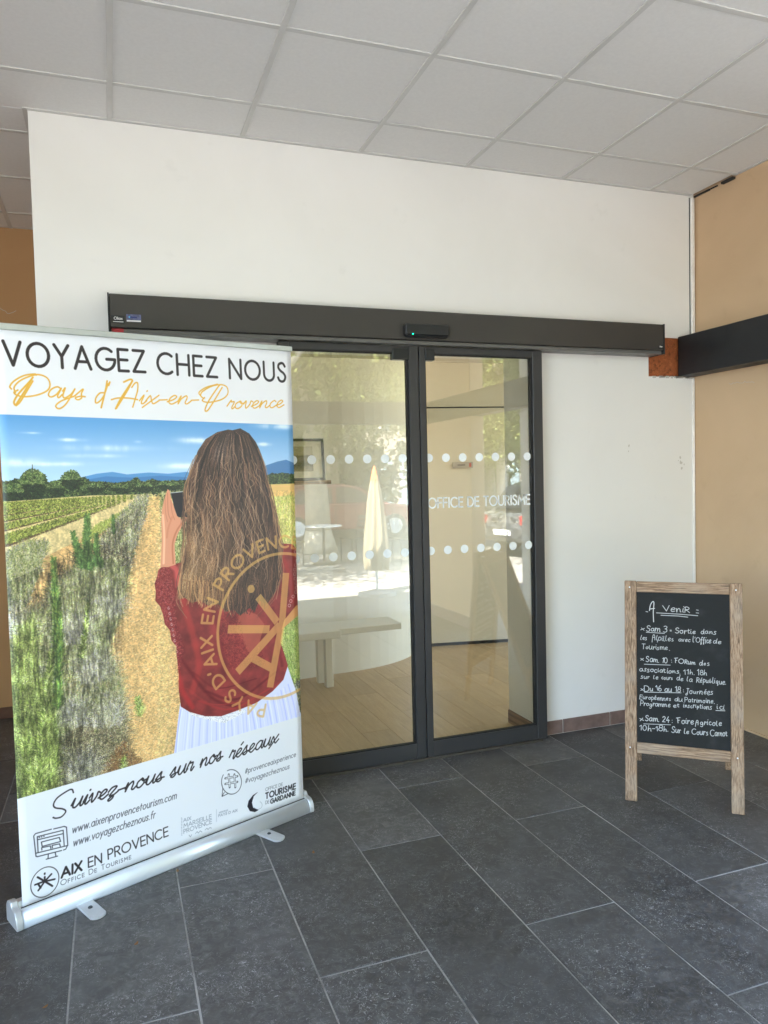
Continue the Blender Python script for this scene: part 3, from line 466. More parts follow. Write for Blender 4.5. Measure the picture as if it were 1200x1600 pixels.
    S.text('AIX', Z6(380, 1156), Z6(536, 1098), .034, .0075, K*.7, slant=.05); S.text('EN', Z6(590, 1076), Z6(692, 1040), .036, .0046, K); S.text('PROVENCE', Z6(745, 1012), Z7(62, 828), .037, .0046, K)
    S.text('OFFICE DE TOURISME', Z6(374, 1218), Z6(922, 1008), .019, .0022, gk, gap=3, space=6, small=True, al=.8)
    c = S.met([Z6(250, 1190)])[0]; S.line(S.pix(arc(*c, .049, .053, 0, 360, 40)), .0028*S.k)
    for a_, b_ in (((248, 1185), (300, 1128)), ((248, 1185), (326, 1168)), ((248, 1185), (308, 1222)), ((248, 1185), (198, 1256)), ((248, 1185), (248, 1150)), ((192, 1152), (300, 1216)), ((172, 1212), (250, 1182)), ((248, 1122), (248, 1128)), ((196, 1204), (216, 1236))): S.line(z6([a_, b_]), .0062*S.k)
    S.ink(K)
    for p in ([(180, 990), (162, 830), (176, 812), (300, 778)], [(318, 776), (400, 756), (418, 762), (428, 900), (412, 934), (395, 940)], [(380, 944), (192, 992), (180, 990)], [(176, 966), (428, 905)], [(196, 958), (190, 836), (392, 786), (400, 905)], [(194, 860), (394, 812)], [(222, 878), (362, 842), (372, 874), (228, 912), (222, 878)], [(226, 940), (224, 922), (292, 908), (296, 928)], [(308, 924), (306, 904), (364, 892), (370, 912)], [(276, 970), (274, 1004)], [(330, 960), (336, 990)], [(260, 1012), (348, 988)], [(204, 842), (208, 842)], [(222, 838), (226, 838)], [(240, 833), (244, 833)]): S.line(z6(p), .0034*S.k)
    S.line(z7(arc(556, 408, 78, 96, -115, 215, 40)), .003*S.k); S.line(z7([(500, 490), (482, 522), (488, 460), (480, 425)]), .003*S.k); S.line(z7([(482, 522), (525, 502)]), .003*S.k)
    for o in (-1, 1):
        for p in ([(520+22*o+36, 350), (528+22*o+36, 450)], [(508, 388+22*o+14), (602, 372+22*o+14)]): S.line(z7(p), .0085*S.k); 
    S.ink(gk)
    for o in (-1, 1):
        for p in ([(520+22*o+36, 354), (528+22*o+36, 446)], [(512, 388+22*o+14), (598, 372+22*o+14)]): S.line(z7(p), .0045*S.k)
    S.ink(C(236, 238, 243))
    for t, a_, b_, h, w in (('AIX', (180, 722), (240, 704), .014, .0022), ('MARSEILLE', (184, 768), (400, 692), .017, .0024), ('PROVENCE', (184, 812), (402, 732), .017, .0024), ('PAYS D AIX', (455, 682), (602, 638), .010, .0020), ('METROPOLE', (460, 655), (528, 634), .006, .0012)): S.text(t, Z7(*a_), Z7(*b_), h, w, C(120, 126, 140), al=.75)
    for k in range(12): S.line(z7([(166+r.normal(0, 1), 690+k*12), (170, 692+k*12)]), 2)
    for p in ([(275, 812), (288, 796), (298, 808), (312, 790), (326, 800)], [(350, 784), (364, 770), (374, 780), (388, 764), (400, 770)], [(225, 824), (236, 838), (246, 820)]): S.line(z7(p), 2)
    S.line(z7([(440, 622), (440, 720)]), 1); S.ink(C(120, 126, 140), .7)
    S.poly(z7([(764, 486), (730, 520), (716, 570), (726, 610), (768, 628), (740, 644), (700, 636), (680, 600), (690, 556), (724, 512)])); S.ink(C(30, 26, 36)); S.line(z7(arc(762, 590, 34, 32, -60, 150, 16)), 1.4); S.ink(C(130, 134, 146), .7)
    S.text('OFFICE DE', Z7(822, 480), Z7(955, 438), .014, .0016, gk, al=.7); S.text('TOURISME', Z7(824, 540), Z7(1056, 462), .025, .0058, gk*.8, gap=3); S.text('DE', Z7(822, 582), Z7(850, 574), .014, .0016, gk, al=.7); S.text('GARDANNE', Z7(862, 578), Z7(1054, 510), .019, .0050, gk*.8, gap=3)
    return np.clip(A, 0, 1)
def paint_board():
    r = np.random.default_rng(9); S = Sheet(.024, .438, .262, .990, .8, HB, C(17, 19, 20)); H, W = S.Hh, S.W
    S.a *= (.86+.3*fbm(H, W, 120, r, 5))[..., None]; sm = np.clip(fbm(H, W, 60, r, 5)-.52, 0, 1)[..., None]*.2; S.a += sm
    Q = lambda x, y: (960+x/4, 890+y/4); wh = C(222, 224, 224)
    def t(s, x0, y0, x1, y1, h=30, w=.0036, gap=1.6): S.text(s, Q(x0, y0), Q(x1, y1), h*.00062*1.0, w*.8, wh, HAND, gap, 4.5, rng=r, slant=.06, al=.92)
    def l(*p, w=.0032): S.line(S.T([Q(*k) for k in p]), w*S.k); S.ink(wh, .88)
    S.line(S.T(cat([Q(244, 332), Q(242, 270), Q(246, 215), Q(238, 206), Q(224, 228), Q(218, 262)], 6)), .004*S.k); S.line(S.T([Q(222, 252), Q(250, 248)]), .004*S.k); S.ink(wh)
    l((196, 268), (208, 270)); t('VeniR', 300, 264, 470, 272, 44, .0042); l((512, 258), (524, 260)); l((510, 276), (526, 278)); l((262, 276), (400, 284), (520, 294), w=.0036); l((290, 291), (400, 296), (458, 303), w=.0036)
    t('x', 164, 382, 186, 384, 26); t('Sam 3', 200, 388, 326, 396, 40, .004); l((198, 397), (312, 404)); t('=', 344, 396, 354, 398, 34); t('Sortie', 380, 402, 506, 408, 36, .004); t('dans', 540, 406, 634, 412, 34)
    t('les', 162, 442, 200, 446, 34); t('Alpilles', 234, 446, 368, 452, 36); t('avec', 400, 452, 472, 458, 30); t("l'Office", 490, 458, 602, 466, 38); t('de', 616, 464, 664, 468, 32)
    t('Tourisme', 170, 500, 330, 508, 36); t('.', 342, 508, 346, 509, 40)
    t('x', 162, 572, 182, 574, 26); t('Sam. 10', 196, 580, 330, 588, 40, .004); l((186, 596), (348, 602)); t(':', 352, 586, 358, 586, 36); t('FORum', 374, 588, 506, 598, 36, .004); t('des', 530, 602, 592, 606, 34)
    t('associations.', 158, 640, 412, 656, 34, .004); t('11h.', 432, 658, 500, 662, 36); t('18h', 516, 662, 576, 666, 38)
    t('sur', 164, 684, 218, 688, 30); t('le', 244, 688, 272, 690, 32); t('cours', 294, 690, 362, 694, 30); t('de', 388, 696, 428, 700, 34); t('la', 452, 702, 484, 704, 34); t('République.', 512, 706, 696, 724, 38)
    t('x', 162, 758, 180, 760, 26); t('Du 16 au 18', 188, 764, 412, 770, 40, .004); l((186, 770), (416, 775)); t(':', 426, 770, 432, 770, 36); t('Journées', 446, 780, 614, 786, 38)
    t('Européennes', 158, 814, 350, 824, 32); t('du', 374, 826, 424, 830, 32); t('Patrimoine.', 440, 832, 624, 842, 34)
    t('Programme', 162, 854, 346, 862, 34); t('et', 366, 862, 402, 866, 30); t('inscriptions', 430, 866, 606, 876, 32); t('ici', 640, 876, 688, 878, 38); l((634, 885), (690, 887))
    t('x', 158, 950, 182, 950, 34, .004); t('Sam. 24', 192, 950, 344, 960, 42, .0044); l((182, 968), (350, 974)); t(':', 358, 960, 366, 960, 40); t('Foire', 390, 964, 492, 970, 40, .0042); t('Agricole', 506, 974, 668, 982, 38, .004)
    t('10h-18h.', 158, 1006, 338, 1016, 38, .004); t('Sur', 358, 1022, 414, 1026, 38, .004); t('le', 434, 1028, 466, 1030, 36, .004); t('Cours', 482, 1032, 584, 1040, 40, .004); t('Carnot', 600, 1042, 704, 1046, 40, .004)
    S.a[:] = S.a*(1-.15*r.random((H, W, 1))*(S.a > .4))
    return np.clip(S.a, 0, 1)
# ---------------------------------------------------------------- materials
def m_plaster(name, c, c2, rough=.75, stain=None, grain=.25):
    q = NT(name, rough, 0, .3); v = q.coord(rnd=False); big = q.noise(v, .9, 4, .6, .6); fine = q.noise(v, 60, 5, .7); mid = q.noise(v, 7, 6, .6)
    cc = q.ramp(big, [(.35, c), (.68, c2)]); cc = q.mix(cc, tuple(k*.88 for k in c[:3])+(1,), q.ramp(mid, [(.62, (0, 0, 0)), (.8, (.5, .5, .5))]))
    if stain: cc = q.mix(cc, stain, q.ramp(q.noise(v, 2.2, 8, .75, 1.5), [(.64, (0, 0, 0)), (.74, (.55, .55, .55))]))
    q.base(cc); n = q.bump(mid, grain, .004); q.bump(fine, grain, .001, n); return q.m
M_WHITE = m_plaster('white_render', (.775, .768, .745, 1), (.82, .814, .795, 1), .7, None, .16)
M_YELLOW = m_plaster('ochre_render', (.525, .37, .23, 1), (.59, .42, .265, 1), .8, (.44, .31, .19, 1), .5)
M_ORANGE = m_plaster('orange_render', (.50, .29, .14, 1), (.56, .34, .17, 1), .8, None, .4)
def m_slate():
    q = NT('dark_slate', .5, 0, .45); v = q.coord(); oi = q.n('ObjectInfo')
    big = q.noise(v, 2.6, 6, .62, .4); mid = q.noise(v, 26, 8, .72, .8); fine = q.noise(v, 150, 4, .7)
    c = q.ramp(mid, [(.30, (.038, .036, .0345)), (.5, (.076, .073, .070)), (.70, (.150, .146, .141))]); c = q.mix(c, (.14, .138, .138, 1), q.ramp(big, [(.45, (0, 0, 0)), (.75, (.6, .6, .6))]))
    # shell-like pale flecks, in drifts
    wv = q.n('TexNoise', i_Scale=26., i_Detail=2.5, i_Distortion=3.2); q.l(v, wv.inputs['Vector']); fl = q.ramp(wv.outputs['Fac'], [(.485, (0, 0, 0)), (.5, (1, 1, 1)), (.52, (0, 0, 0))])
    dr = q.ramp(q.noise(v, 4.5, 5, .7), [(.42, (0, 0, 0)), (.6, (1, 1, 1))]); dr2 = q.ramp(q.noise(v, 60, 3, .6), [(.42, (0, 0, 0)), (.52, (1, 1, 1))])
    f = q.mix(fl, dr, 1., 'MULTIPLY'); f = q.mix(f, dr2, 1., 'MULTIPLY'); c = q.mix(c, (.48, .48, .49, 1), f)
    vo = q.n('TexVoronoi', i_Scale=85.); q.l(v, vo.inputs['Vector']); sp = q.ramp(vo.outputs['Distance'], [(.05, (.7, .7, .7)), (.12, (0, 0, 0))]); sp = q.mix(sp, q.ramp(q.noise(v, 12, 4), [(.55, (0, 0, 0)), (.65, (1, 1, 1))]), 1., 'MULTIPLY'); c = q.mix(c, (.45, .45, .45, 1), sp)
    tone = q.n('MapRange', i_3=.74, i_4=1.26); q.l(oi.outputs['Random'], tone.inputs[0]); c = q.mix(c, tone.outputs[0], 1., 'MULTIPLY')
    st = q.ramp(q.noise(v, 1.7, 5, .6, 1.), [(.3, (.75, .75, .75)), (.5, (1, 1, 1))]); c = q.mix(c, st, 1., 'MULTIPLY'); q.base(c)
    q.rough(q.ramp(mid, [(.3, (.42, .42, .42)), (.7, (.66, .66, .66))])); n = q.bump(mid, .35, .002); q.bump(fine, .35, .0006, n); return q.m
M_SLATE = m_slate()
def m_grout():
    q = NT('pale_grout', .9, 0, .2); v = q.coord(rnd=False); q.base(q.ramp(q.noise(v, 2.4, 8, .78), [(.34, (.14, .136, .13)), (.60, (.42, .41, .395))])); q.bump(q.noise(v, 200, 4), .5, .002); return q.m
M_GROUT = m_grout()
M_CTILE = plain('mineral_fibre', (.76, .755, .745, 1), .85, 0, .03, 60, .2, .04)
M_CRAIL = plain('painted_grid', (.60, .595, .58, 1), .5, 0, .06, 5)
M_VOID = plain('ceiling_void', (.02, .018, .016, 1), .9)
M_ANTH = plain('anthracite_paint', (.038, .038, .040, 1), .42, 0, .10, 3)
M_HEAD = plain('header_paint', (.042, .039, .036, 1), .40, 0, .08, 3)
M_BEAM = plain('black_beam_paint', (.010, .011, .013, 1), .5, 0, .2, 4)
M_BLACK = plain('black_plastic', (.012, .014, .017, 1), .38)
M_SEAL = plain('rubber_seal', (.010, .010, .011, 1), .7)
M_ALU = plain('brushed_aluminium', (.70, .74, .78, 1), .36, .45, .01, 3)
M_CAP = plain('grey_endcap', (.52, .53, .54, 1), .38, .3)
M_DOT = plain('frosted_vinyl', (.86, .90, .92, 1), .6)
M_PVC = plain('white_pvc', (.88, .86, .83, 1), .35)
M_SKIRT = plain('brown_ceramic', (.20, .135, .115, 1), .35, 0, .25, 14)
M_SKIRT2 = plain('red_brown_ceramic', (.13, .055, .032, 1), .4, 0, .2, 14)
M_MORTAR = plain('skirting_mortar', (.5, .48, .45, 1), .9)
def m_glass():
    q = NT('door_glass'); t = q.t; t.nodes.remove(q.b); out = [n for n in t.nodes if n.type == 'OUTPUT_MATERIAL'][0]
    tr = q.n('BsdfTransparent'); tr.inputs[0].default_value = (.97, .95, .885, 1); gl = q.n('BsdfGlossy', i_Roughness=0.); gl.inputs[0].default_value = (1, 1, 1, 1)
    fr = q.n('Fresnel', i_IOR=1.52); mr = q.n('MapRange', i_1=0., i_2=1., i_3=GL0, i_4=1.); q.l(fr.outputs[0], mr.inputs[0]); mx = q.n('MixShader'); q.l(mr.outputs[0], mx.inputs[0]); q.l(tr.outputs[0], mx.inputs[1]); q.l(gl.outputs[0], mx.inputs[2]); q.l(mx.outputs[0], out.inputs[0])
    return q.m
GL0 = .072
M_GLASS = m_glass()
def m_wood(name, axis, dark, light, sc=1., rough=.6, ring=22, contrast=.5):
    q = NT(name, rough, 0, .35); s = [9*sc]*3; s[axis] = .9*sc; v = q.coord(tuple(s)); w = q.n('TexWave', wave_type='RINGS', rings_direction='XYZ'[axis], i_Scale=ring/10, i_Distortion=5., i_Detail=3., i_Detail_Scale=1.2); q.l(v, w.inputs['Vector'])
    n = q.noise(v, 9, 6, .7); c = q.ramp(w.outputs['Fac'], [(0, dark), (contrast, light), (1, tuple(min(1, k*1.15) for k in light[:3]))]); c = q.mix(c, tuple(k*.6 for k in dark[:3])+(1,), q.ramp(n, [(.52, (0, 0, 0)), (.75, (.6, .6, .6))])); q.base(c); q.bump(w.outputs['Fac'], .35, .001); return q.m
def m_pine(name, axis):
    q = NT(name, .65, 0, .3); s = [1.]*3; s[axis] = .055; v = q.coord(tuple(s)); n = q.noise(v, 190, 4, .7, .4); n2 = q.noise(v, 45, 4, .6, 1.5); v3 = q.coord((1, 1, 1)); n3 = q.noise(v3, 6, 4)
    c = q.ramp(n, [(.36, (.12, .072, .042)), (.5, (.31, .20, .125)), (.66, (.46, .325, .215))]); c = q.mix(c, (.17, .11, .07, 1), q.ramp(n2, [(.56, (0, 0, 0)), (.62, (.65, .65, .65)), (.66, (.1, .1, .1))])); c = q.mix(c, (.36, .30, .24, 1), q.ramp(n3, [(.45, (0, 0, 0)), (.7, (.5, .5, .5))])); q.base(c); q.bump(n, .4, .001); return q.m
M_PINE = [m_pine('weathered_pine_'+'xyz'[a], a) for a in range(3)]
def m_oak():
    q = NT('oak_plank', .4, 0, .4); v = q.coord((14, 1.1, 1)); n = q.noise(v, 2.2, 7, .65, 1.2); n2 = q.noise(v, 14, 4, .6); oi = q.n('ObjectInfo'); c = q.ramp(n, [(.3, (.40, .265, .125)), (.5, (.47, .32, .16)), (.75, (.53, .375, .20))]); c = q.mix(c, (.33, .21, .10, 1), q.ramp(n2, [(.6, (0, 0, 0)), (.75, (.5, .5, .5))]))
    t = q.n('MapRange', i_3=.9, i_4=1.08); q.l(oi.outputs['Random'], t.inputs[0]); q.base(q.mix(c, t.outputs[0], 1., 'MULTIPLY')); return q.m
M_OAK = m_oak()
M_OSB = None
def m_osb():
    q = NT('varnished_chipboard', .3, 0, .5); v = q.coord((1, 1, 1)); vo = q.n('TexVoronoi', i_Scale=34.); dn = q.n('TexNoise', i_Scale=14., i_Detail=4.); q.l(v, dn.inputs['Vector']); q.l(dn.outputs['Color'], vo.inputs['Vector']); vo.inputs['Scale'].default_value = 9
    q.base(q.mix(q.ramp(vo.outputs['Distance'], [(.1, (.48, .16, .055)), (.5, (.34, .10, .036))]), (.05, .015, .008, 1), q.ramp(q.noise(v, 50, 4), [(.5, (0, 0, 0)), (.7, (.7, .7, .7))]))); q.bump(vo.outputs['Distance'], .4, .002); return q.m
M_OSB = m_osb()
M_IWALL = m_plaster('cream_interior_paint', (.64, .58, .455, 1), (.68, .62, .49, 1), .7, None, .08)
M_IWHITE = m_plaster('white_interior_paint', (.80, .76, .66, 1), (.83, .80, .70, 1), .65, None, .08)
M_GROUND = m_plaster('pale_paving', (.16, .155, .145, 1), (.20, .195, .185, 1), .8, (.22, .21, .20, 1), .4)
M_ROAD = plain('asphalt', (.055, .055, .057, 1), .85, 0, .3, 30)
M_BARK = plain('plane_bark', (.42, .38, .30, 1), .85, 0, .35, 9, .3, .5)
M_WBARK = plain('whitewashed_bark', (.62, .60, .55, 1), .85, 0, .2, 9, .3, .5)
def m_leaf(name, a, b):
    q = NT(name, .55, 0, .3); oi = q.n('TexCoord'); n = q.noise(oi.outputs['Object'], 1.1, 3); n2 = q.noise(oi.outputs['Object'], 9, 2); c = q.ramp(n2, [(.3, a), (.7, b)]); c = q.mix(c, tuple(k*.6 for k in a[:3])+(1,), q.ramp(n, [(.4, (0, 0, 0)), (.6, (.6, .6, .6))]))
    q.base(c); t = q.n('BsdfTranslucent'); q.l(c, t.inputs[0]); ad = q.n('MixShader', i_0=.4); out = [k for k in q.t.nodes if k.type == 'OUTPUT_MATERIAL'][0]; q.l(q.b.outputs[0], ad.inputs[1]); q.l(t.outputs[0], ad.inputs[2]); q.l(ad.outputs[0], out.inputs[0]); return q.m
M_LEAF = m_leaf('plane_leaves', (.16, .20, .05, 1), (.36, .40, .12, 1)); M_LEAF2 = m_leaf('dark_leaves', (.05, .09, .025, 1), (.10, .15, .04, 1))
def image_mat(name, arr, rough=.5, bump=0):
    h, w = arr.shape[:2]; im = bpy.data.images.new(name, w, h, alpha=False); px = np.ones((h, w, 4), np.float32); px[..., :3] = arr[::-1]; im.pixels.foreach_set(px.ravel()); im.update(); im.pack()
    q = NT(name, rough); tx = q.n('TexImage'); tx.image = im; tx.interpolation = 'Cubic'; q.l(tx.outputs[0], q.b.inputs['Base Color'])
    if bump: v = q.coord(); q.bump(q.noise(v, 300, 3), bump, .0005)
    return q.m
# ================================================================ SETTING
XR, XL, YB = 3.485, -2.80, 1.745     # right wall, left wall, back of the recess
WL = -.29                            # left end of the white wall
CZ = 3.25
# ---- floor of the portico: slab with single slate tiles, joints 5 mm
floor = MB().box(XL, XR, -4.35, 0, -.06, -.0022).box(XL, WL, .0, YB, -.06, -.0022).build('portico_floor', M_GROUT); struct(floor)
tile_cache = {}
def slab_tile(w, l, t=.02, b=.0015):
    key = (round(w, 3), round(l, 3))
    if key not in tile_cache:
        x, y = w/2, l/2; V = [(-x, -y, -t), (x, -y, -t), (x, y, -t), (-x, y, -t), (-x, -y, -b), (x, -y, -b), (x, y, -b), (-x, y, -b), (-x+b, -y+b, 0), (x-b, -y+b, 0), (x-b, y-b, 0), (-x+b, y-b, 0)]
        F = [(8, 9, 10, 11)]+[(a, (a+1) % 4, 4+(a+1) % 4, 4+a) for a in range(4)]+[(4+a, 4+(a+1) % 4, 8+(a+1) % 4, 8+a) for a in range(4)]
        tile_cache[key] = new_mesh('floor_tile', V, F); tile_cache[key].materials.append(M_SLATE)
    return tile_cache[key]
J = .0058
for k in range(-9, 10):
    xa, xb = .185+.366*(k-0), .185+.366*(k+1); xa, xb = max(xa, XL), min(xb, XR-.004)
    if xb-xa < .03: continue
    off = -.89 if k % 2 == 0 else -1.597
    for n in range(-4, 5):
        ya, yb = off+1.235*n, off+1.235*(n+1); ya = max(ya, -4.35)
        spans = [(xa, xb, ya, min(yb, YB if xb <= WL+.005 else 0))]
        if xa < WL < xb and yb > 0: spans = [(xa, xb, ya, 0)]+([(xa, WL, max(0, ya), min(yb, YB))])
        for a, b, c, d in spans:
            if b-a < .02 or d-c < .02: continue
            o = link('floor_tile', slab_tile(b-a-J, d-c-J), None, floor, ((a+b)/2, (c+d)/2, random.uniform(-.0008, .0008)))
            o.rotation_euler = (random.gauss(0, .0006), random.gauss(0, .0004), random.gauss(0, .0006))
# ---- suspended ceiling: panels and T-bars
ceil = MB().box(XL, XR, -4.3, 1.9, CZ+.12, CZ+.2).build('portico_ceiling', M_VOID); struct(ceil)
gx = [XL]+[.06+.6165*k for k in range(-4, 6)]+[XR]; gy_ = [YB]+[.245+.6*k for k in (2, 1, 0)]+[-.35-.605*k for k in range(0, 7)]+[-4.2]
gy_ = sorted(gy_)
cache = {}
def ctile(w, l):
    key = (round(w, 3), round(l, 3))
    if key not in cache: cache[key] = MB().box(-w/2, w/2, -l/2, l/2, 0, .012, .002).mesh('ceiling_tile'); cache[key].materials.append(M_CTILE)
    return cache[key]
for xa, xb in zip(gx[:-1], gx[1:]):
    for ya, yb in zip(gy_[:-1], gy_[1:]):
        cells = [(xa, xb, ya, yb)]
        if yb > 0 and xb > WL:
            cells = [(xa, xb, ya, min(yb, 0))] if ya < 0 else []
            if xa < WL and yb > 0: cells.append((xa, WL, max(ya, 0), yb))
        for a, b, c, d in cells:
            if b-a < .03 or d-c < .03: continue
            cut = .022 if (b > 3.4 and d > -.01) else 0
            link('ceiling_tile', ctile(b-a-.004-cut, d-c-.004), None, ceil, ((a+b-cut)/2, (c+d)/2, CZ+.006))
def rail(x0, x1, y0, y1, z): MB().box(x0, x1, y0, y1, z, z+.03, .0008).build('ceiling_rail', M_CRAIL, ceil)
for x in gx[1:-1]:
    y1 = 0 if x > WL else YB; rail(x-.012, x+.012, -4.2, y1-.002, CZ); 
for y in gy_[1:-1]:
    rail(XL, (XR if y < -.3 else WL)-.002, y-.012, y+.012, CZ+.0012)
rail(WL-.0, 3.45, -.022, -.001, CZ+.0006); rail(WL-.022, WL-.001, -.02, YB, CZ+.0018); rail(XL, WL, YB-.022, YB-.001, CZ+.0024); rail(XR-.02, XR-.001, -4.2, -.37, CZ+.0006)
rail(3.35, XR-.001, -4.2, -4.17, CZ+.003)
# ---- white wall around the door
ww = link('entrance_wall', holed(WL, XR-.002, -.02, 3.452, 0, .30, [(.87, 2.29, -.02, 2.25), (3.13, XR-.002, 2.131, 2.372)]), M_WHITE); tag(ww, 'tall white rendered wall around the glass sliding door', 'wall')
MB().box(WL, WL+.30, .302, YB+.3, -.02, 3.452).build('side_return', M_WHITE, ww)
MB().box(WL+.302, XR-.002, .302, .42, 2.252, 3.247).build('inner_lintel', M_IWALL, ww)
MB().box(3.128, XR-.004, .012, .20, 2.128, 2.376).build('chipboard_panel', M_OSB, ww, label='glossy red-brown chipboard patch beside the black beam')
# chipped plaster edge round the patch
b = MB(); random.seed(3)
for i in range(22):
    x = random.uniform(3.13, 3.46); b.box(x, x+random.uniform(.008, .03), -.003, .006, 2.120+random.uniform(0, .006), 2.134+random.uniform(0, .003), .001)
b.build('chipped_edge', M_MORTAR, ww)
x = 2.352
mor = MB().box(2.33, XR-.008, -.007, -.001, 0, .078).build('skirting_mortar', M_MORTAR, ww)
for w in (.125, .335, .335, .335): 
    x2 = min(x+w, XR-.01)
    if x2-x > .02: MB().box(x+.003, x2-.003, -.013, -.002, .004, .083, .002).build('skirting_tile', M_SKIRT, mor)
    x = x2
x = WL+.01
while x < .79:
    x2 = min(x+.335, .80); MB().box(x+.003, x2-.003, -.013, -.002, .004, .083, .002).build('skirting_tile', M_SKIRT, mor); x = x2
MB().box(3.452, 3.476, -.018, -.001, 2.385, 3.236, .003).build('corner_trim', M_PVC, ww, label='thin white plastic strip in the corner above the beam')
MB().box(3.462, 3.480, -.006, -.0005, .09, 2.12, .002).build('corner_strip', M_PVC, ww)
# scuffs: fine smear marks are a flat film of dirt
q = NT('scuff_dirt', .9); q.base((.56, .54, .50, 1)); M_SCUFF = q.m
sc = MB()
for (x, z, n) in ((2.99, 1.66, 2), (3.37, 1.60, 7)):
    for i in range(n):
        a = random.uniform(0, 6.28); px, pz = x+random.gauss(0, .012), z+random.gauss(0, .018); r = random.uniform(.002, .007)
        pts = [(px+r*math.cos(t)*random.uniform(.6, 1.6), pz+r*1.8*math.sin(t)*random.uniform(.6, 1.4)) for t in np.linspace(0, 6.28, 9)[:-1]]; sc.prism(pts, -.0008, .001, 'y')
sc.build('scuff_mark', M_SCUFF, ww)
# ---- ochre wall at right
yw = MB().box(XR, XR+.28, -1.75, .3, -.02, 3.452).build('ochre_wall', M_YELLOW); tag(yw, 'ochre rendered wall at right, behind the chalkboard', 'wall')
MB().box(XR-.010, XR-.0005, -1.745, -.012, .0, .012).build('base_bead', M_YELLOW, yw)
gp = MB().box(XR-.012, XR-.001, -.14, -.012, 3.2405, 3.249).box(XR-.008, XR-.001, -.20, -.145, 3.243, 3.2492).box(XR-.022, XR-.001, -.335, -.245, 3.236, 3.2488)  # near-black boxes stand in for the shade inside the open gap
gp.build('gap_shade', M_VOID, yw, label='black broken gap between ceiling and ochre wall')
MB().box(3.4465, 3.4505, -.004, -.0005, 2.38, 3.24).build('gap_line', M_SEAL, ww)
cr = MB(); p = Vector((XR-.0006, -.28, 2.06))
for i in range(14):
    n = p+Vector((0, -random.uniform(.006, .02), random.gauss(0, .006))); cr.tube(p, n, .0009, .0009, 5); p = n
cr.build('hairline_crack', M_SCUFF, yw)
# ---- beams
bm1 = MB().box(3.35, XR-.003, -4.06, -.003, 2.135, 2.378, .003).build('side_beam', M_BEAM); tag(bm1, 'black painted beam running along the ochre wall at right', 'beam')
bm2 = MB().box(XL, 3.345, -4.21, -4.07, 2.137, 2.376, .003).build('front_beam', M_BEAM); tag(bm2, 'dark beam across the open street side, mirrored in the door glass', 'beam')
# ---- recess at left: orange back wall, left wall
ow = MB().box(XL-.0, WL-.002, YB, YB+.3, -.02, 3.452).build('orange_wall', M_ORANGE); tag(ow, 'dark orange wall at the back of the recess left of the white wall', 'wall')
MB().box(XL+.01, WL-.004, YB-.013, YB-.001, 0, .075, .002).build('skirting', M_SKIRT2, ow)
cr = MB(); p = Vector((-.95, YB-.0008, 2.74)); 
for i in range(26):
    n = p+Vector((random.uniform(.008, .024), 0, .016*math.sin(i*.55)*.5+random.gauss(0, .004))); cr.tube(p, n, .0016, .0016, 5); p = n
cr.build('hairline_crack', M_SCUFF, ow)
lw = MB().box(XL-.3, XL-.001, -2.3, YB+.3, -.02, 3.452).build('left_wall', M_ORANGE); tag(lw, 'orange side wall of the recess at far left, out of the photo', 'wall')
# ---- pillars of the portico
def pillar(x0, x1, y0, y1, label, mat=None):
    t = empty('pillar', ((x0+x1)/2, (y0+y1)/2, 0)); cx, cy = (x0+x1)/2, (y0+y1)/2; w, d = (x1-x0)/2, (y1-y0)/2
    MB().box(-w, w, -d, d, -.02, 3.24, .008).build('shaft', mat or M_YELLOW, t); MB().box(-w-.012, w+.012, -d-.012, d+.012, -.02, .12, .006).build('plinth', M_SKIRT, t); tag(t, label, 'pillar'); return t
pillar(3.352, 3.50, -4.06-.2, -3.0, 'broad beige corner pillar of the portico mirrored in the right door leaf', M_YELLOW)
pillar(3.50, 3.62, -2.30, -2.16, 'slim post standing in the side opening, mirrored at the right edge of the glass', M_WHITE)
pillar(-1.2, -.85, -4.30, -4.0, 'square pillar on the street side behind the photographer to the left', M_YELLOW)
# ---- roof and the storey above
rf = MB().box(-7, 4.4, -4.45, 9, 3.46, 3.85).build('portico_roof', M_WHITE); tag(rf, 'flat roof slab over the portico, hidden above the ceiling', 'roof')
MB().box(-7, 4.4, 0, 9, 3.86, 6.8).build('upper_storey', M_YELLOW, rf)
# ================================================================ INTERIOR
fl = MB().box(WL+.31, 5.6, .0, 5.2, -.06, -.012).build('interior_floor', M_SKIRT2); struct(fl)
pm = {}
random.seed(11)
x = WL+.33; row = 0
while x < 4.6:
    y = .02-(row*.47) % 1.25
    while y < 4.4:
        a, b2 = max(y, .015), min(y+1.25, 4.6)
        if b2-a > .05:
            key = round(b2-a, 3)
            if key not in pm: pm[key] = MB().box(-.0945, .0945, -(b2-a)/2+.001, (b2-a)/2-.001, -.011, 0, .0012).mesh('floor_plank'); pm[key].materials.append(M_OAK)
            if x > .3 or a > .3: link('floor_plank', pm[key], None, fl, (x+.095, (a+b2)/2, 0))
        y += 1.25
    x += .19; row += 1
ic = MB().box(WL+.31, 5.6, .425, 5.2, 2.57, 2.66).build('interior_ceiling', M_IWHITE); struct(ic)
def wallpath(pts, z0, z1, th=.08):
    b = MB()
    for p, q in zip(pts[:-1], pts[1:]):
        d = Vector((q[0]-p[0], q[1]-p[1], 0)).normalized(); n = Vector((-d.y, d.x, 0))*th; b.prism([(p[0], p[1]), (q[0], q[1]), (q[0]+n.x, q[1]+n.y), (p[0]+n.x, p[1]+n.y)], z0, z1, 'z')
    return b
cp = [(WL+.31, 1.76), (1.0, 1.80), (1.62, 1.89)]+[(1.62+.95*math.sin(a)*1.0, 2.62-.73*math.cos(a)) for a in np.linspace(.12, 1.5, 14)]+[(2.575, 3.2)]
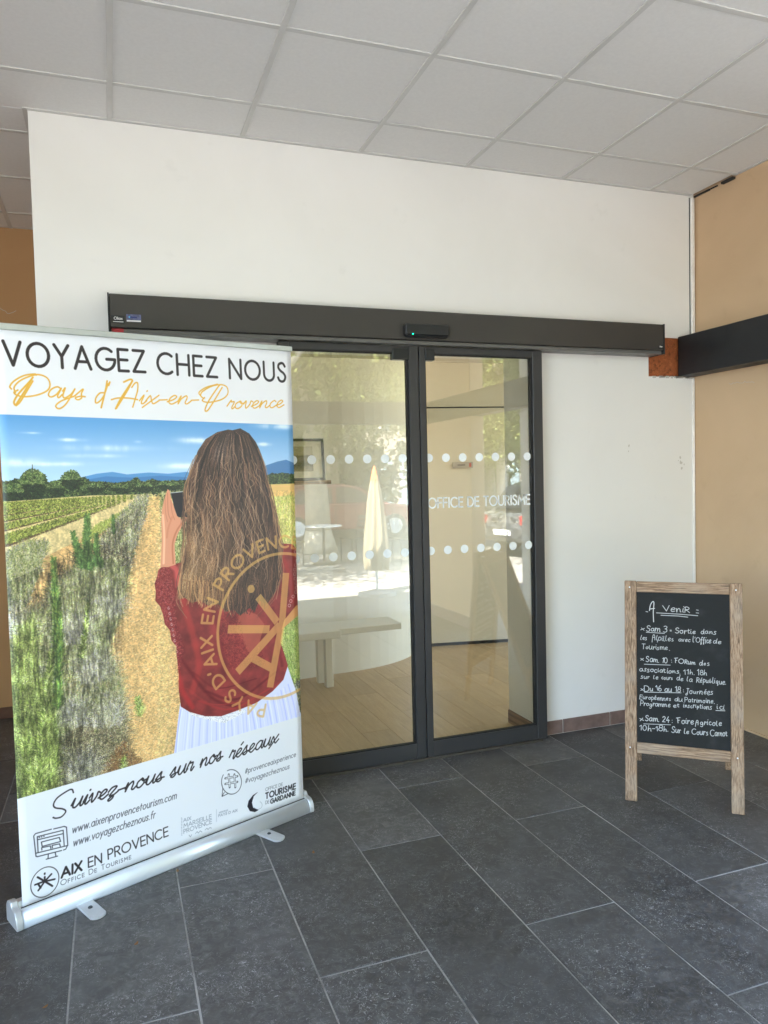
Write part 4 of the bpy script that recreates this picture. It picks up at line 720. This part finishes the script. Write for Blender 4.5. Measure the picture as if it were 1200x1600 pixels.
pt = wallpath(cp, 0, 2.567).build('curved_partition', M_IWHITE); tag(pt, 'white curved partition wall seen through the left door leaf', 'wall')
bw = wallpath([(2.60, 2.445), (3.62, 2.25), (4.6, 2.1)], .03, 2.16, .1).build('back_wall', M_IWALL); tag(bw, 'cream interior wall facing the right door leaf, with a sign plate', 'wall')
wallpath([(2.60, 2.435), (3.62, 2.24), (4.6, 2.09)], 2.172, 2.567, .1).build('upper_panel', M_IWALL, bw)
wallpath([(2.60, 2.46), (3.62, 2.265), (4.6, 2.115)], 2.158, 2.174, .08).build('shadow_gap', M_SEAL, bw); wallpath([(2.60, 2.452), (3.62, 2.257), (4.6, 2.107)], 0, .032, .08).build('plinth_strip', M_SEAL, bw)
pl = MB(); mx = Matrix.Translation((3.0, 2.358, 1.645)) @ Matrix.Rotation(math.atan2(-.195, 1.02), 4, 'Z'); pl.box(-.095, .095, -.012, -.001, -.028, .028, .002, mx); t = pl.build('sign_plate', plain('grey_plate', (.36, .33, .28, 1), .4)); tag(t, 'small horizontal sign plate on the wall behind the right door leaf', 'sign')
MB().box(.058, .078, -.0135, -.012, -.018, .018, 0, mx).build('red_mark', plain('red_print', (.5, .06, .04, 1), .5), t); MB().box(-.05, .02, -.0135, -.012, -.004, .006, 0, mx).build('engraved_text', M_BLACK, t)
# reveal skirting inside the jamb
MB().box(2.279, 2.2895, .02, .298, .0, .082, .001).build('inner_skirting', m_wood('walnut_strip', 1, (.15, .08, .045), (.26, .15, .085)), ww)
iw = MB().box(3.0, 5.6, .305, .40, 0, 2.25).build('inner_front_wall', M_IWALL); tag(iw, 'cream inner face of the front wall, right of the door', 'wall')
# bench
be = empty('bench', (0, 0, 0)); tag(be, 'low white bench with square legs against the curved partition', 'bench')
MB().box(.25, 1.52, 1.36, 1.74, .40, .455, .004).build('seat', M_IWHITE, be)
MB().box(1.52, 2.02, 1.44, 1.74, .405, .45, .004).build('seat_extension', M_IWHITE, be)
for (x, y) in ((1.445, 1.56), (1.42, 1.70), (.4, 1.5), (.4, 1.7)): MB().box(x, x+.055, y-.03, y+.03, 0, .40, .003).build('leg', M_IWHITE, be)
# shelf with picture
sh = MB().box(1.05, 1.575, 1.70, 1.795, 1.512, 1.540, .003).build('wall_shelf', m_wood('shelf_wood', 0, (.22, .13, .06), (.36, .23, .12))); tag(sh, 'short brown shelf holding the framed picture behind the left leaf', 'shelf')
pf = empty('framed_picture', (0, 0, 0)); tag(pf, 'black framed landscape picture leaning on the brown shelf', 'picture')
mx = Matrix.Translation((1.27, 1.735, 1.542)) @ Matrix.Rotation(R(-6), 4, 'X')
f = MB()
for a in ((-.27, .27, 0, .02), (-.27, .27, .30, .32), (-.27, -.25, .02, .30), (.25, .27, .02, .30)): f.box(a[0], a[1], 0, .018, a[2], a[3], .001, mx)
f.build('frame', M_BLACK, pf); MB().box(-.25, .25, .008, .014, .02, .30, 0, mx).build('mount', plain('cream_mount', (.66, .62, .46, 1), .6), pf)
pic = MB().box(-.18, .18, .005, .0078, .07, .26, 0, mx)
q = NT('landscape_print', .5); tc = q.n('TexCoord'); sp = q.n('SeparateXYZ'); q.l(tc.outputs['Generated'], sp.inputs[0]); n_ = q.noise(tc.outputs['Generated'], 9, 6, .7, .8); ad = q.n('Math', operation='MULTIPLY_ADD', i_1=.28, i_2=-.14); q.l(n_, ad.inputs[0]); ad2 = q.n('Math', operation='ADD'); q.l(sp.outputs[2], ad2.inputs[0]); q.l(ad.outputs[0], ad2.inputs[1]); q.base(q.ramp(ad2.outputs[0], [(0, (.34, .31, .18)), (.25, (.10, .10, .06)), (.5, (.22, .21, .12)), (.62, (.16, .15, .09)), (.66, (.42, .38, .22)), (1, (.36, .33, .2))])); pic.build('print', q.m, pf)
# ================================================================ SLIDING DOOR
door = empty('sliding_door', (1.57, 0, 0)); tag(door, 'glazed two-leaf automatic sliding door under a long dark header', 'door')
def dp(b, name, mat, parent=door, **k):
    o = b.build(name, mat, parent, **k)
    if parent is door: o.location = (-1.57, 0, 0)
    return o
hd = dp(MB().box(.024, 3.136, -.130, -.002, 2.268, 2.421, .003), 'header', M_HEAD)
dp(MB().box(.026, 3.134, -.112, -.004, 2.248, 2.2665, .001), 'track', plain('track_paint', (.12, .118, .112, 1), .35), hd)
dp(MB().box(.017, .0235, -.133, -.001, 2.246, 2.424, .001), 'end_plate', M_BLACK, hd); dp(MB().box(3.1365, 3.143, -.133, -.001, 2.246, 2.424, .001), 'end_plate', M_BLACK, hd)
dp(MB().box(.03, .088, -.1325, -.129, 2.286, 2.322, .0008), 'maker_label', M_BLACK, hd, label='small black label with white lettering')
M_INK = plain('white_ink', (.75, .75, .75, 1), .6)
def ribbon(strokes, w, f, th=.0004, sm=1):
    """strokes (list of Nx2, metres) as flat raised ribbons; f maps (u, v, depth) to 3D"""
    V, F = [], []
    for s in strokes:
        p = np.array(s); n = len(p)
        if n < 2: continue
        d = np.gradient(p, axis=0); d /= (np.hypot(d[:, 0], d[:, 1])[:, None]+1e-9); p = p.copy(); p[0] -= d[0]*w*.35; p[-1] += d[-1]*w*.35; nn = np.stack([-d[:, 1], d[:, 0]], 1)*w/2; o = len(V)
        for i in range(n): V += [f(*(p[i]-nn[i]), 0), f(*(p[i]+nn[i]), 0), f(*(p[i]+nn[i]), th), f(*(p[i]-nn[i]), th)]
        for i in range(n-1):
            a, b = o+4*i, o+4*i+4
            for k in range(4): F.append((a+k, b+k, b+(k+1) % 4, a+(k+1) % 4))
        F.append((o, o+1, o+2, o+3)); e = o+4*(n-1); F.append((e+3, e+2, e+1, e))
    return new_mesh('lettering', V, F)
def seg_sharp(strokes):
    return [s for s in strokes]
def lettering(t, x0, x1, z, h, w, y, name, mat, parent, gap=2.2, space=4.5, font=SANS):
    st, W = layout(t, font, gap, space); out = []
    for s in st:
        s = np.stack([x0+(x1-x0)*s[:, 0]/W, z+s[:, 1]*h/10], 1)
        # split at sharp corners so that every bar keeps its width
        cur = [s[0]]
        for i in range(1, len(s)):
            cur.append(s[i])
            if i < len(s)-1:
                a, b = s[i]-s[i-1], s[i+1]-s[i]; c = (a@b)/(np.hypot(*a)*np.hypot(*b)+1e-12)
                if c < .7: out.append(np.array(cur)); cur = [s[i]]
        out.append(np.array(cur))
    me = ribbon(out, w, lambda u, v, d: (u, y-d, v)); return link(name, me, mat, parent)
lb = lettering('Oliax', .042, .078, 2.303, .012, .0022, -.1326, 'label_text', M_INK, hd)
MB().box(.037, .082, -.1330, -.1324, 2.292, 2.2945).build('label_rule', M_INK, hd)
s_ = MB().box(.096, .160, -.1312, -.1298, 2.296, 2.330).build('blue_sticker', plain('blue_sticker_print', (.10, .11, .22, 1), .4, 0, .5, 60), hd); MB().box(.097, .159, -.1318, -.1311, 2.2965, 2.303).build('sticker_band', M_INK, hd); MB().tube((.110, -.1318, 2.317), (.110, -.1310, 2.317), .005).build('sticker_dot', plain('sky_blue_print', (.1, .4, .7, 1), .4), hd); MB().box(.112, .142, -.1319, -.1311, 2.313, 2.320).build('sticker_bar', plain('navy_print', (.02, .03, .16, 1), .4), hd)
MB().box(.030, .082, -.1145, -.1125, 2.249, 2.266).build('red_tape', plain('red_tape', (.36, .02, .03, 1), .45), hd)
MB().box(3.098, 3.128, -.1322, -.1298, 2.276, 2.297).build('maker_label', M_BLACK, hd); lettering('Oliax', 3.102, 3.124, 2.285, .008, .0016, -.1323, 'label_text', M_INK, hd)
se = dp(MB().box(1.462, 1.709, -.172, -.1305, 2.285, 2.344, .006), 'sensor', M_BLACK); MB().box(1.47, 1.70, -.168, -.135, 2.279, 2.2845, .002).build('lens', M_SEAL, se); MB().tube((1.50, -.176, 2.290), (1.50, -.1722, 2.290), .0028).build('green_light', NT('green_led').m, se)
gm = bpy.data.materials['green_led'].node_tree.nodes['Principled BSDF']; gm.inputs['Base Color'].default_value = (0, .4, .2, 1); gm.inputs['Emission Color'].default_value = (0, 1, .45, 1); gm.inputs['Emission Strength'].default_value = .5
def leaf(x0, x1, gx0, gx1, dots, label, lettered, bx):
    t = empty('door_leaf'); t.parent = door; t.location = (-1.57, 0, 0); t['label'] = label
    ZT, ZB, y0, y1 = 2.245, .014, -.075, -.035
    MB().box(x0, gx0, y0, y1, ZB, ZT, .002).build('stile', M_ANTH, t); MB().box(gx1, x1, y0, y1, ZB, ZT, .002).build('stile', M_ANTH, t)
    MB().box(gx0+.0005, gx1-.0005, y0+.001, y1-.001, 2.208, ZT-.0005, .002).build('top_rail', M_ANTH, t); MB().box(gx0+.0005, gx1-.0005, y0+.001, y1-.001, ZB, .096, .002).build('bottom_rail', M_ANTH, t)
    s = MB()
    for a in ((gx0, gx0+.006, .096, 2.208), (gx1-.012, gx1, .096, 2.208), (gx0+.006, gx1-.012, .096, .101), (gx0+.006, gx1-.012, 2.203, 2.208)): s.box(a[0], a[1], -.066, -.040, a[2], a[3])
    s.build('glazing_seal', M_SEAL, t)
    MB().box(gx0+.003, gx1-.003, -.057, -.049, .099, 2.206).build('glass_pane', M_GLASS, t)
    MB().box(bx[0], bx[1], -.082, -.040, 2.172, 2.232, .003).build('lock_block', M_BLACK, t)
    d = MB().lathe([(.0235, 0), (.0235, .0005)], 40, Matrix.Rotation(R(90), 4, 'X')).mesh('dot'); d.materials.append(M_DOT)
    for z in (1.650, 1.144):
        for x in dots: link('dot', d, None, t, (x, -.0572, z))
    if lettered: lettering('OFFICE DE TOURISME', 1.617, 2.246, 1.378, .053, .0084, -.0572, 'lettering', M_DOT, t, 2.3, 4.6)
    return t
leaf(.812, 1.567, .868, 1.513, [.872+.1*k for k in range(0, 7)][:7], 'left leaf, partly behind the banner', False, (1.42, 1.5125))
leaf(1.574, 2.330, 1.608, 2.268, [1.625+.1015*k for k in range(7)], 'right leaf with the white lettering', True, (1.6085, 1.662))
dp(MB().box(.86, 2.30, -.08, .008, -.004, .012, .002), 'threshold', plain('threshold_metal', (.10, .09, .08, 1), .5, .6))
# ================================================================ ROLL-UP BANNER
EXB = math.atan2(.397566, .917574)
bn = empty('roll_up_banner', (-.3587, -.9252, 0), EXB); tag(bn, 'tall roll-up banner of a woman photographing a lavender field, left of the door', 'banner')
prof = [(.060, .0), (.066, .006), (.066, .052), (.056, .070), (.036, .078), (.014, .078), (.006, .064), (-.003, .060), (-.008, .0600)]+[(-.008-.031*math.sin(a), .012+.047*math.cos(a)) for a in np.linspace(.12, 1.8, 14)]+[(-.034, .0)]
MB().prism(prof, -.004, 1.258, 'x').build('cassette', M_ALU, bn)
for p_ in kids(bn)[0].data.polygons: p_.use_smooth = abs(p_.normal.x) < .5 and p_.center.y < -.01
cap = [(y*1.06+.0, z*1.08+(.0 if z > .01 else 0)) for y, z in prof]
MB().prism(cap, -.028, -.0042, 'x', .003).build('end_cap', M_CAP, bn); MB().prism(cap, 1.2582, 1.282, 'x', .003).build('end_cap', M_CAP, bn)
MB().box(.0, 1.254, -.0055, .0035, .0605, .0618).build('slot_lip', M_SEAL, bn)
def foot(x, a):
    b = MB(); pts = [(-.030, .06), (-.030, -.145)]+[(-.030*math.cos(t), -.145-.024*math.sin(t)) for t in np.linspace(.2, 2.9, 9)]+[(.030, -.145), (.030, .06)]; b.prism(pts, .0005, .009, 'z', .0015)
    o = b.build('foot', M_CAP, bn, (x, 0, 0), (0, 0, a)); MB().tube((0, -.085, .0085), (0, -.085, .0125), .009, .007, 14).build('screw', M_BLACK, o)
foot(.208, R(2)); foot(.985, R(8))
me = bpy.data.meshes.new('sheet'); nx, nz = 40, 60; V, F, U = [], [], []
ZL, ZR_ = 2.094, 2.137
for k in range(nz+1):
    for i in range(nx+1):
        s = i/nx; t = k/nz; zt = ZL+(ZR_-ZL)*s; x_ = .006+1.244*s; z_ = .058+(zt-.058)*t; V.append((x_+.004*t*s, .0006*math.sin(x_*9+z_*2)*math.sin(t*3.14)+.0016*math.sin(s*6.3)*math.sin(t*3.1), z_)); U.append(((x_-.004)/1.252, (z_-.045)/2.105))
for k in range(nz):
    for i in range(nx): a = k*(nx+1)+i; F.append((a, a+1, a+nx+2, a+nx+1))
n0 = len(V); V += [(x, y+.0012, z) for x, y, z in V]; F += [(n0+d, n0+c, n0+b, n0+a) for a, b, c, d in F[:]]
edge = [i for i in range(nx+1)]+[k*(nx+1)+nx for k in range(1, nz+1)]+[nz*(nx+1)+i for i in range(nx-1, -1, -1)]+[k*(nx+1) for k in range(nz-1, 0, -1)]
F += [(edge[(j+1) % len(edge)], edge[j], n0+edge[j], n0+edge[(j+1) % len(edge)]) for j in range(len(edge))]
me.from_pydata(V, [], F); uv = me.uv_layers.new(name='UVMap'); U2 = U+U; li = np.zeros(len(me.loops), np.int32); me.loops.foreach_get('vertex_index', li); uv.data.foreach_set('uv', np.array(U2, np.float32)[li].ravel()); me.update()
me.materials.append(image_mat('banner_print', paint_banner(), .42)); me.materials.append(plain('banner_back', (.45, .46, .47, 1), .6)); 
for p in me.polygons:
    if nx*nz <= p.index < 2*nx*nz: p.material_index = 1
link('sheet', me, None, bn, smooth=True)
an = math.atan2(ZR_-ZL, 1.25)
MB().box(-.002, 1.262, -.006, .010, -.004, .019, .003, Matrix.Translation((0, 0, ZL)) @ Matrix.Rotation(-an, 4, 'Y')).build('top_rail', plain('satin_rail', (.50, .53, .50, 1), .4, .3), bn)
b = MB().tube((.63, .035, .03), (.63, .022, 2.10), .0085, .0085, 14); b.build('support_pole', M_ALU, bn)
# ================================================================ CHALKBOARD
AEX = math.atan2(-.6586555, .75244464)
ab = empty('chalkboard_stand', (2.238, -.934, 0), AEX); tag(ab, 'wooden A-frame chalkboard with white handwritten event dates', 'chalkboard')
tilt = Matrix.Rotation(-math.atan2(.1, 1.025), 4, 'X'); tilt = Matrix(((1, 0, 0, 0), (0, 1, .0971, 0), (0, -.0971, 1, 0), (0, 0, 0, 1)))
T1 = lambda x0, x1, y0, y1, z0, z1, bev=.003: MB().box(x0, x1, y0, y1, z0, z1, bev, tilt)
T1(-.023, .030, 0, .024, .002, 1.030).build('stile', M_PINE[2], ab); T1(.434, .487, 0, .024, .002, 1.030).build('stile', M_PINE[2], ab)
T1(.0305, .4335, .001, .023, .978, 1.028).build('top_rail', M_PINE[0], ab); T1(.0305, .4335, .001, .023, .226, .276).build('bottom_rail', M_PINE[0], ab)
bd = T1(.0305, .4335, .008, .014, .2765, .9775, 0).mesh('board')
uvl = bd.uv_layers.new(name='UVMap')
for p in bd.polygons:
    for l in p.loop_indices:
        v = tilt.inverted() @ bd.vertices[bd.loops[l].vertex_index].co; uvl.data[l].uv = ((v.x-.024)/.414, (v.z-.262)/.728)
bd.materials.append(image_mat('chalk_writing', paint_board(), .8, .2)); link('board', bd, None, ab)
# rear frame, hinged at the top
tl2 = Matrix.Translation((0, .130, .985)) @ Matrix.Rotation(math.atan2(.38, .985), 4, 'X'); hl = math.hypot(.38, .985)
B2 = lambda x0, x1, y0, y1, z0, z1: MB().box(x0, x1, y0, y1, z0, z1, .003, tl2)
B2(-.018, .030, 0, .022, -hl+.012, .0).build('rear_leg', M_PINE[2], ab); B2(.434, .482, 0, .022, -hl+.012, .0).build('rear_leg', M_PINE[2], ab)
B2(.0305, .4335, .001, .021, -.05, -.0).build('rear_rail', M_PINE[0], ab); B2(.0305, .4335, .001, .021, -hl+.21, -hl+.26).build('rear_rail', M_PINE[0], ab)
B2(.0305, .4335, .008, .013, -hl+.2605, -.0505).build('rear_board', plain('dark_backboard', (.05, .03, .02, 1), .6), ab)
for x in (.06, .40): MB().box(x-.018, x+.018, .099, .136, .992, .996, .0005).build('hinge', M_ALU, ab)
b = MB()
for i in range(18):
    t = i/17; y = .07+.27*t; z = .42-.04*math.sin(t*3.14); b.box(.012, .015, y, y+.012, z, z+.003, .0005)
b.build('stay_chain', M_ALU, ab)
for x in (.0, .460): 
    for z in (.25, 1.0): MB().tube((x, .0971*z-.0006, z), (x, .0971*z+.001, z), .0035, .0035, 10).build('screw_head', M_ALU, ab)
# ---- litter: dry leaves on the tiles
random.seed(21)
M_DRY = plain('dry_leaf', (.22, .10, .03, 1), .7)
for i, (x, y, lab) in enumerate(((.02, -1.20, 'tiny brown twig on the floor tiles in front of the banner'), (-.245, -1.42, 'orange-brown speck of leaf on the tiles at lower left'), (.73, -.83, 'curled brown leaf scrap on the tile right of the banner foot'), (.19, -.765, 'brown crumb of leaf under the banner edge'))):
    V = []; F = []; n = 5
    for k in range(n+1):
        t = k/n; w = .007*math.sin(math.pi*min(.98, t+.05)); V += [(t*.028-.014, -w, .001+.006*abs(t-.5)), (t*.028-.014, 0, .003+.006*abs(t-.5)), (t*.028-.014, w, .0015+.008*abs(t-.5))]
    for k in range(n):
        for j in (0, 1): a = 3*k+j; F.append((a, a+3, a+4, a+1))
    o = link('dry_leaf', new_mesh('dry_leaf', V, F), M_DRY, None, (x, y, .0015), (0, 0, random.uniform(0, 6))); m_ = o.modifiers.new('t', 'SOLIDIFY'); m_.thickness = .0006; tag(o, lab, 'leaf', 'dry scraps on the floor'); o.scale = (random.uniform(.6, .9),)*3
# ================================================================ STREET behind the camera (mirrored in the glass)
pg = MB().box(-45, 45, -70, -4.355, -.5, -.03).box(-45, XL-.001, -4.354, -2.3, -.5, -.03).build('plaza_ground', M_GROUND); struct(pg)
rd = MB().box(-45, 45, -19, -13.5, -.029, -.024).build('street', M_ROAD); struct(rd)
g2_ = MB().box(-80, 80, -4.354, 60, -.8, -.07).build('ground', M_GROUND); struct(g2_)
def leafmesh(n, rx, ry, rz, cz, seed, size=.13):
    r = np.random.default_rng(seed); nc = 60; cc = r.normal(0, 1, (nc, 3)); cc /= np.linalg.norm(cc, axis=1)[:, None]; cc *= (r.random((nc, 1))**.45)*[rx, ry, rz]; cc[:, 2] += cz
    k = r.integers(0, nc, n); p = cc[k]+r.normal(0, .42, (n, 3)); a = r.normal(0, 1, (n, 3)); a /= np.linalg.norm(a, axis=1)[:, None]; b = np.cross(a, r.normal(0, 1, (n, 3))); b /= np.linalg.norm(b, axis=1)[:, None]; s = size*(.6+.8*r.random((n, 1)))
    V = np.stack([p-a*s, p+b*s*.55, p+a*s, p-b*s*.55], 1).reshape(-1, 3); F = np.arange(n*4).reshape(-1, 4); me = bpy.data.meshes.new('crown'); me.from_pydata(V.tolist(), [], F.tolist()); return me
crowns = [leafmesh(60000, 2.9, 2.9, 2.0, 5.0, 1, .05), leafmesh(60000, 3.1, 2.7, 2.3, 4.8, 2, .05)]
crowns.append(leafmesh(15000, 3.2, 3.0, 1.5, 5.4, 3, .06)); crowns[2].materials.append(M_LEAF); crowns[0].materials.append(M_LEAF); crowns[1].materials.append(M_LEAF)
def tree(x, y, r, label, v=0, s=1, bark=None, hang=0):
    t = empty('plane_tree', (x, y, -.03), random.uniform(0, 6)); t.scale = (s, s, s); b = MB(); b.tube((0, 0, 0), (.05, 0, .5), r*1.7, r*1.15, 14).tube((.05, 0, .5), (.1, .05, 2.6), r*1.15, r*.85, 14); b.build('trunk', bark or M_BARK, t, smooth=True)
    for i in range(6):
        a = i*1.05+random.uniform(-.2, .2); q = Vector((.1+1.7*math.cos(a), .05+1.7*math.sin(a), random.uniform(4.2, 5.6))); MB().tube((.1, .05, 2.5), q, r*.5, r*.18, 8).build('limb', bark or M_BARK, t)
    c = link('crown', crowns[v], None, t, (0, 0, hang)); tag(t, label, 'tree', 'trees on the plaza'); return t
tree(2.0, -7.9, .17, 'sparse plane tree dappling the plaza just outside the portico, behind the photographer', 2, .95)  # added tree, its thin crown throws dappled shade on the bright paving
tree(12.3, -19.4, .2, 'plane tree seen through the side opening above the corner pillar', 0, 1.05, None, -.9)
tree(4.15, -11.9, .24, 'plane tree with a thick pale trunk mirrored in the left door leaf', 0)
tree(11.4, -16.9, .17, 'slender tree with a white trunk mirrored in the right door leaf', 1, 1, M_WBARK, -.6)
tree(-3.5, -12.5, .22, 'plane tree on the plaza far behind the photographer to the left', 1)
tree(8.0, -9.2, .18, 'leafy tree just outside the corner pillar, mirrored above the beam', 0, .95)
tree(.4, -13.8, .22, 'plane tree across the plaza straight behind the photographer', 1, 1.05)
tree(15.5, -11.5, .2, 'plane tree at the right end of the plaza, mirrored at the glass edge', 0, 1.1)
tree(7.2, -21.5, .22, 'tall plane tree beyond the street in front of the pale houses', 0, 1.3)
struct(link('far_hedge', leafmesh(26000, 26, 1.6, 1.3, 1.6, 5, .16), M_LEAF2, None, (4, -23.5, -.03)), 'stuff', 'dark clipped hedge and shrubs far across the street')
tree(1.9, -16.5, .22, 'plane tree with low dark foliage between the parasol and the street', 1, 1.0, None, -.7)
tree(5.3, -17.6, .2, 'plane tree with low dark foliage behind the red car', 0, 1.05, None, -.8)
# parked cars
def car(x, y, rz, paint, label):
    t = empty('parked_car', (x, y, -.024), rz)
    side = [(-2.0, .32), (-2.02, .62), (-1.9, .82), (-1.55, .92), (-1.3, .95), (1.05, .93), (1.75, .82), (2.02, .66), (2.05, .38), (1.9, .26), (-1.85, .26)]
    b = MB(); b.prism(side, -.84, .84, 'y', .05); b.build('body', paint, t)
    cab = [(-1.72, .90), (-1.35, 1.34), (-1.05, 1.43), (.05, 1.43), (.45, 1.33), (1.10, .90)]; MB().prism(cab, -.70, .70, 'y', .05).build('cabin', paint, t)
    gl = plain('car_glass_'+label[:4], (.02, .025, .03, 1), .08)
    for s in (-1, 1):
        MB().prism([(-1.42, .95), (-1.18, 1.30), (-.32, 1.35), (-.32, .95)], s*.705, s*.712, 'y').build('window', gl, t); MB().prism([(-.22, .95), (-.22, 1.35), (.08, 1.35), (.40, 1.26), (.86, .95)], s*.705, s*.712, 'y').build('window', gl, t)
        MB().box(-.28, -.26, s*.842-.004, s*.842+.004, .36, .90).build('door_seam', M_SEAL, t); MB().box(-.55, -.40, s*.845-.01, s*.845+.01, .76, .79, .004).build('door_handle', paint, t)
        MB().box(.72, .86, s*.88-.09, s*.88+.05, .96, 1.06, .02).build('wing_mirror', paint, t)
        MB().box(1.85, 2.03, s*.62-.17, s*.62+.15, .60, .72, .02).build('headlight', M_DOT, t); MB().box(-2.035, -1.95, s*.66-.12, s*.66+.10, .62, .80, .015).build('tail_light', plain('tail_red_'+label[:4], (.4, .01, .01, 1), .3), t)
        for wx in (-1.28, 1.30):
            w = MB().lathe([(.20, -.10), (.30, -.10), (.32, -.07), (.32, .07), (.30, .10), (.20, .10)], 28, Matrix.Translation((wx, s*.76, .32)) @ Matrix.Rotation(R(90), 4, 'X')).build('wheel', M_SEAL, t)
            rm = MB().lathe([(.205, -.105), (.205, .105)], 24, Matrix.Translation((wx, s*.76, .32)) @ Matrix.Rotation(R(90), 4, 'X'))
            for k in range(5): rm.box(-.018, .018, s*.0+.10, .112, .03, .19, 0, Matrix.Translation((wx, s*.76, .32)) @ Matrix.Rotation(k*1.2566, 4, 'Y') @ Matrix.Diagonal((1, s, 1, 1)))
            rm.build('rim', M_ALU, w)
    MB().prism([(1.12, .945), (.50, 1.33), (.53, 1.34), (1.16, .945)], -.62, .62, 'y').build('windscreen', gl, t); MB().prism([(-1.76, .93), (-1.42, 1.33), (-1.45, 1.33), (-1.79, .93)], -.6, .6, 'y').build('rear_window', gl, t)
    MB().box(-2.045, -2.02, -.26, .26, .42, .52).build('number_plate', M_INK, t); MB().box(2.045, 2.06, -.26, .26, .36, .46).build('number_plate', M_INK, t)
    tag(t, label, 'car', 'cars parked along the plaza'); return t
car(5.7, -15.6, R(4), plain('red_car_paint', (.26, .04, .035, 1), .3), 'red car parked by the tree, mirrored beside the parasol in the left leaf')
car(9.0, -9.3, R(-8), plain('grey_car_paint', (.16, .17, .18, 1), .25, .5), 'dark grey car mirrored below the lettering in the right leaf')
car(2.6, -18.0, R(0), plain('white_car_paint', (.7, .7, .7, 1), .3), 'white car parked across the street half hidden by the thick trunk')
# closed parasol
pa = empty('closed_parasol', (3.31, -5.79, -.03)); tag(pa, 'closed cream parasol with an orange tip mirrored in the left leaf', 'parasol')
V, F = [], []; prf = [(.03, 1.62), (.055, 1.50), (.085, 1.32), (.11, 1.1), (.14, .8), (.16, .5), (.15, .35)]
for r_, z in prf:
    for k in range(32): a = k/32*6.283; q_ = r_*(1+.22*math.cos(a*8+z*2)); V.append((q_*math.cos(a), q_*math.sin(a), z))
for i in range(len(prf)-1):
    for k in range(32): F.append((i*32+k, i*32+(k+1) % 32, (i+1)*32+(k+1) % 32, (i+1)*32+k))
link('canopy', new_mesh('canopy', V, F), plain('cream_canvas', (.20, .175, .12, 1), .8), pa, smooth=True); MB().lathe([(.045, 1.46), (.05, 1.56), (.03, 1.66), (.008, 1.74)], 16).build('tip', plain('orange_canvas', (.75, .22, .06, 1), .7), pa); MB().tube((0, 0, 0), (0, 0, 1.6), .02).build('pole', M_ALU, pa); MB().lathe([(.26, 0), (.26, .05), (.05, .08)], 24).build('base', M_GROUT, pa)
# café chairs and a table under the plane tree
def cafe_chair(x, y, rz, label):
    t = empty('cafe_chair', (x, y, -.03), rz); m = M_BEAM
    MB().box(-.2, .2, -.2, .2, .44, .465, .006).build('seat', m, t)
    for sx in (-.18, .18):
        MB().tube((sx, -.18, 0), (sx, -.17, .45), .011).build('leg', m, t); MB().tube((sx, .2, 0), (sx, .18, .45), .011).build('leg', m, t)
    b = MB(); [b.tube((sx, .18, .45), (sx*.92, .25, .84), .011) for sx in (-.18, .18)]; [b.box(-.17, .17, .215+.03*(k/3), .228+.03*(k/3), .56+.085*k, .61+.085*k, .003) for k in range(4)]; b.build('backrest', m, t); tag(t, label, 'chair', 'cafe chairs on the plaza')
cafe_chair(3.0, -9.6, .6, 'black cafe chair left of the round table on the plaza'); cafe_chair(4.3, -9.9, -1.9, 'black cafe chair right of the round table on the plaza'); cafe_chair(4.9, -9.2, 2.4, 'black cafe chair standing apart near the red car')
t = empty('cafe_table', (3.65, -9.7, -.03)); tag(t, 'round metal cafe table between the black chairs on the plaza', 'table'); MB().lathe([(.34, .70), (.35, .705), (.35, .72), (.34, .725)], 32).build('tabletop', M_ALU, t); MB().tube((0, 0, .03), (0, 0, .70), .025).build('column', M_BEAM, t); MB().lathe([(.22, 0), (.22, .02), (.04, .04)], 24).build('foot', M_BEAM, t)
# houses across the street
def house(x, y, w, d, h, floors, wall, label):
    t = empty('town_house', (x, y, -.03)); MB().box(-w/2, w/2, -d, 0, 0, h).build('wall', wall, t); MB().prism([(.4, h), (-d/2, h+1.5), (-d-.4, h)], -w/2-.25, w/2+.25, 'x').build('roof', M_ROOF, t)
    n = max(2, int(w/2.4)); fh = h/floors
    for f in range(floors):
        for i in range(n):
            cx = -w/2+(i+.5)*w/n; z0 = f*fh+(.9 if f else .1); z1 = f*fh+fh-.5; fr = MB().box(cx-.5, cx+.5, .002, .05, z0, z1).build('window', M_PVC, t); MB().box(cx-.43, cx+.43, .05, .06, z0+.07, z1-.07).build('pane', M_CARG, fr)
            for s in (-1, 1): MB().box(cx+s*.78-.25, cx+s*.78+.25, .004, .04, z0, z1).build('shutter', M_SHUT, t)
    tag(t, label, 'house', 'houses across the street'); return t
M_ROOF = plain('clay_roof', (.34, .15, .08, 1), .8, 0, .25, 12); M_CARG = plain('house_glass', (.03, .04, .05, 1), .1); M_SHUT = plain('blue_shutters', (.22, .30, .34, 1), .6)
M_HSE = plain('beige_facade', (.26, .23, .19, 1), .8)
house(-4, -27, 12, 9, 7.2, 2, M_YELLOW, 'ochre town house with blue shutters opposite, left of the tallest one'); house(8.5, -28, 12, 9, 8.6, 3, M_HSE, 'beige three-storey house opposite, behind the plaza trees'); house(21, -26, 12, 9, 7, 2, M_HSE, 'cream house opposite at the right, mirrored at the glass edge')
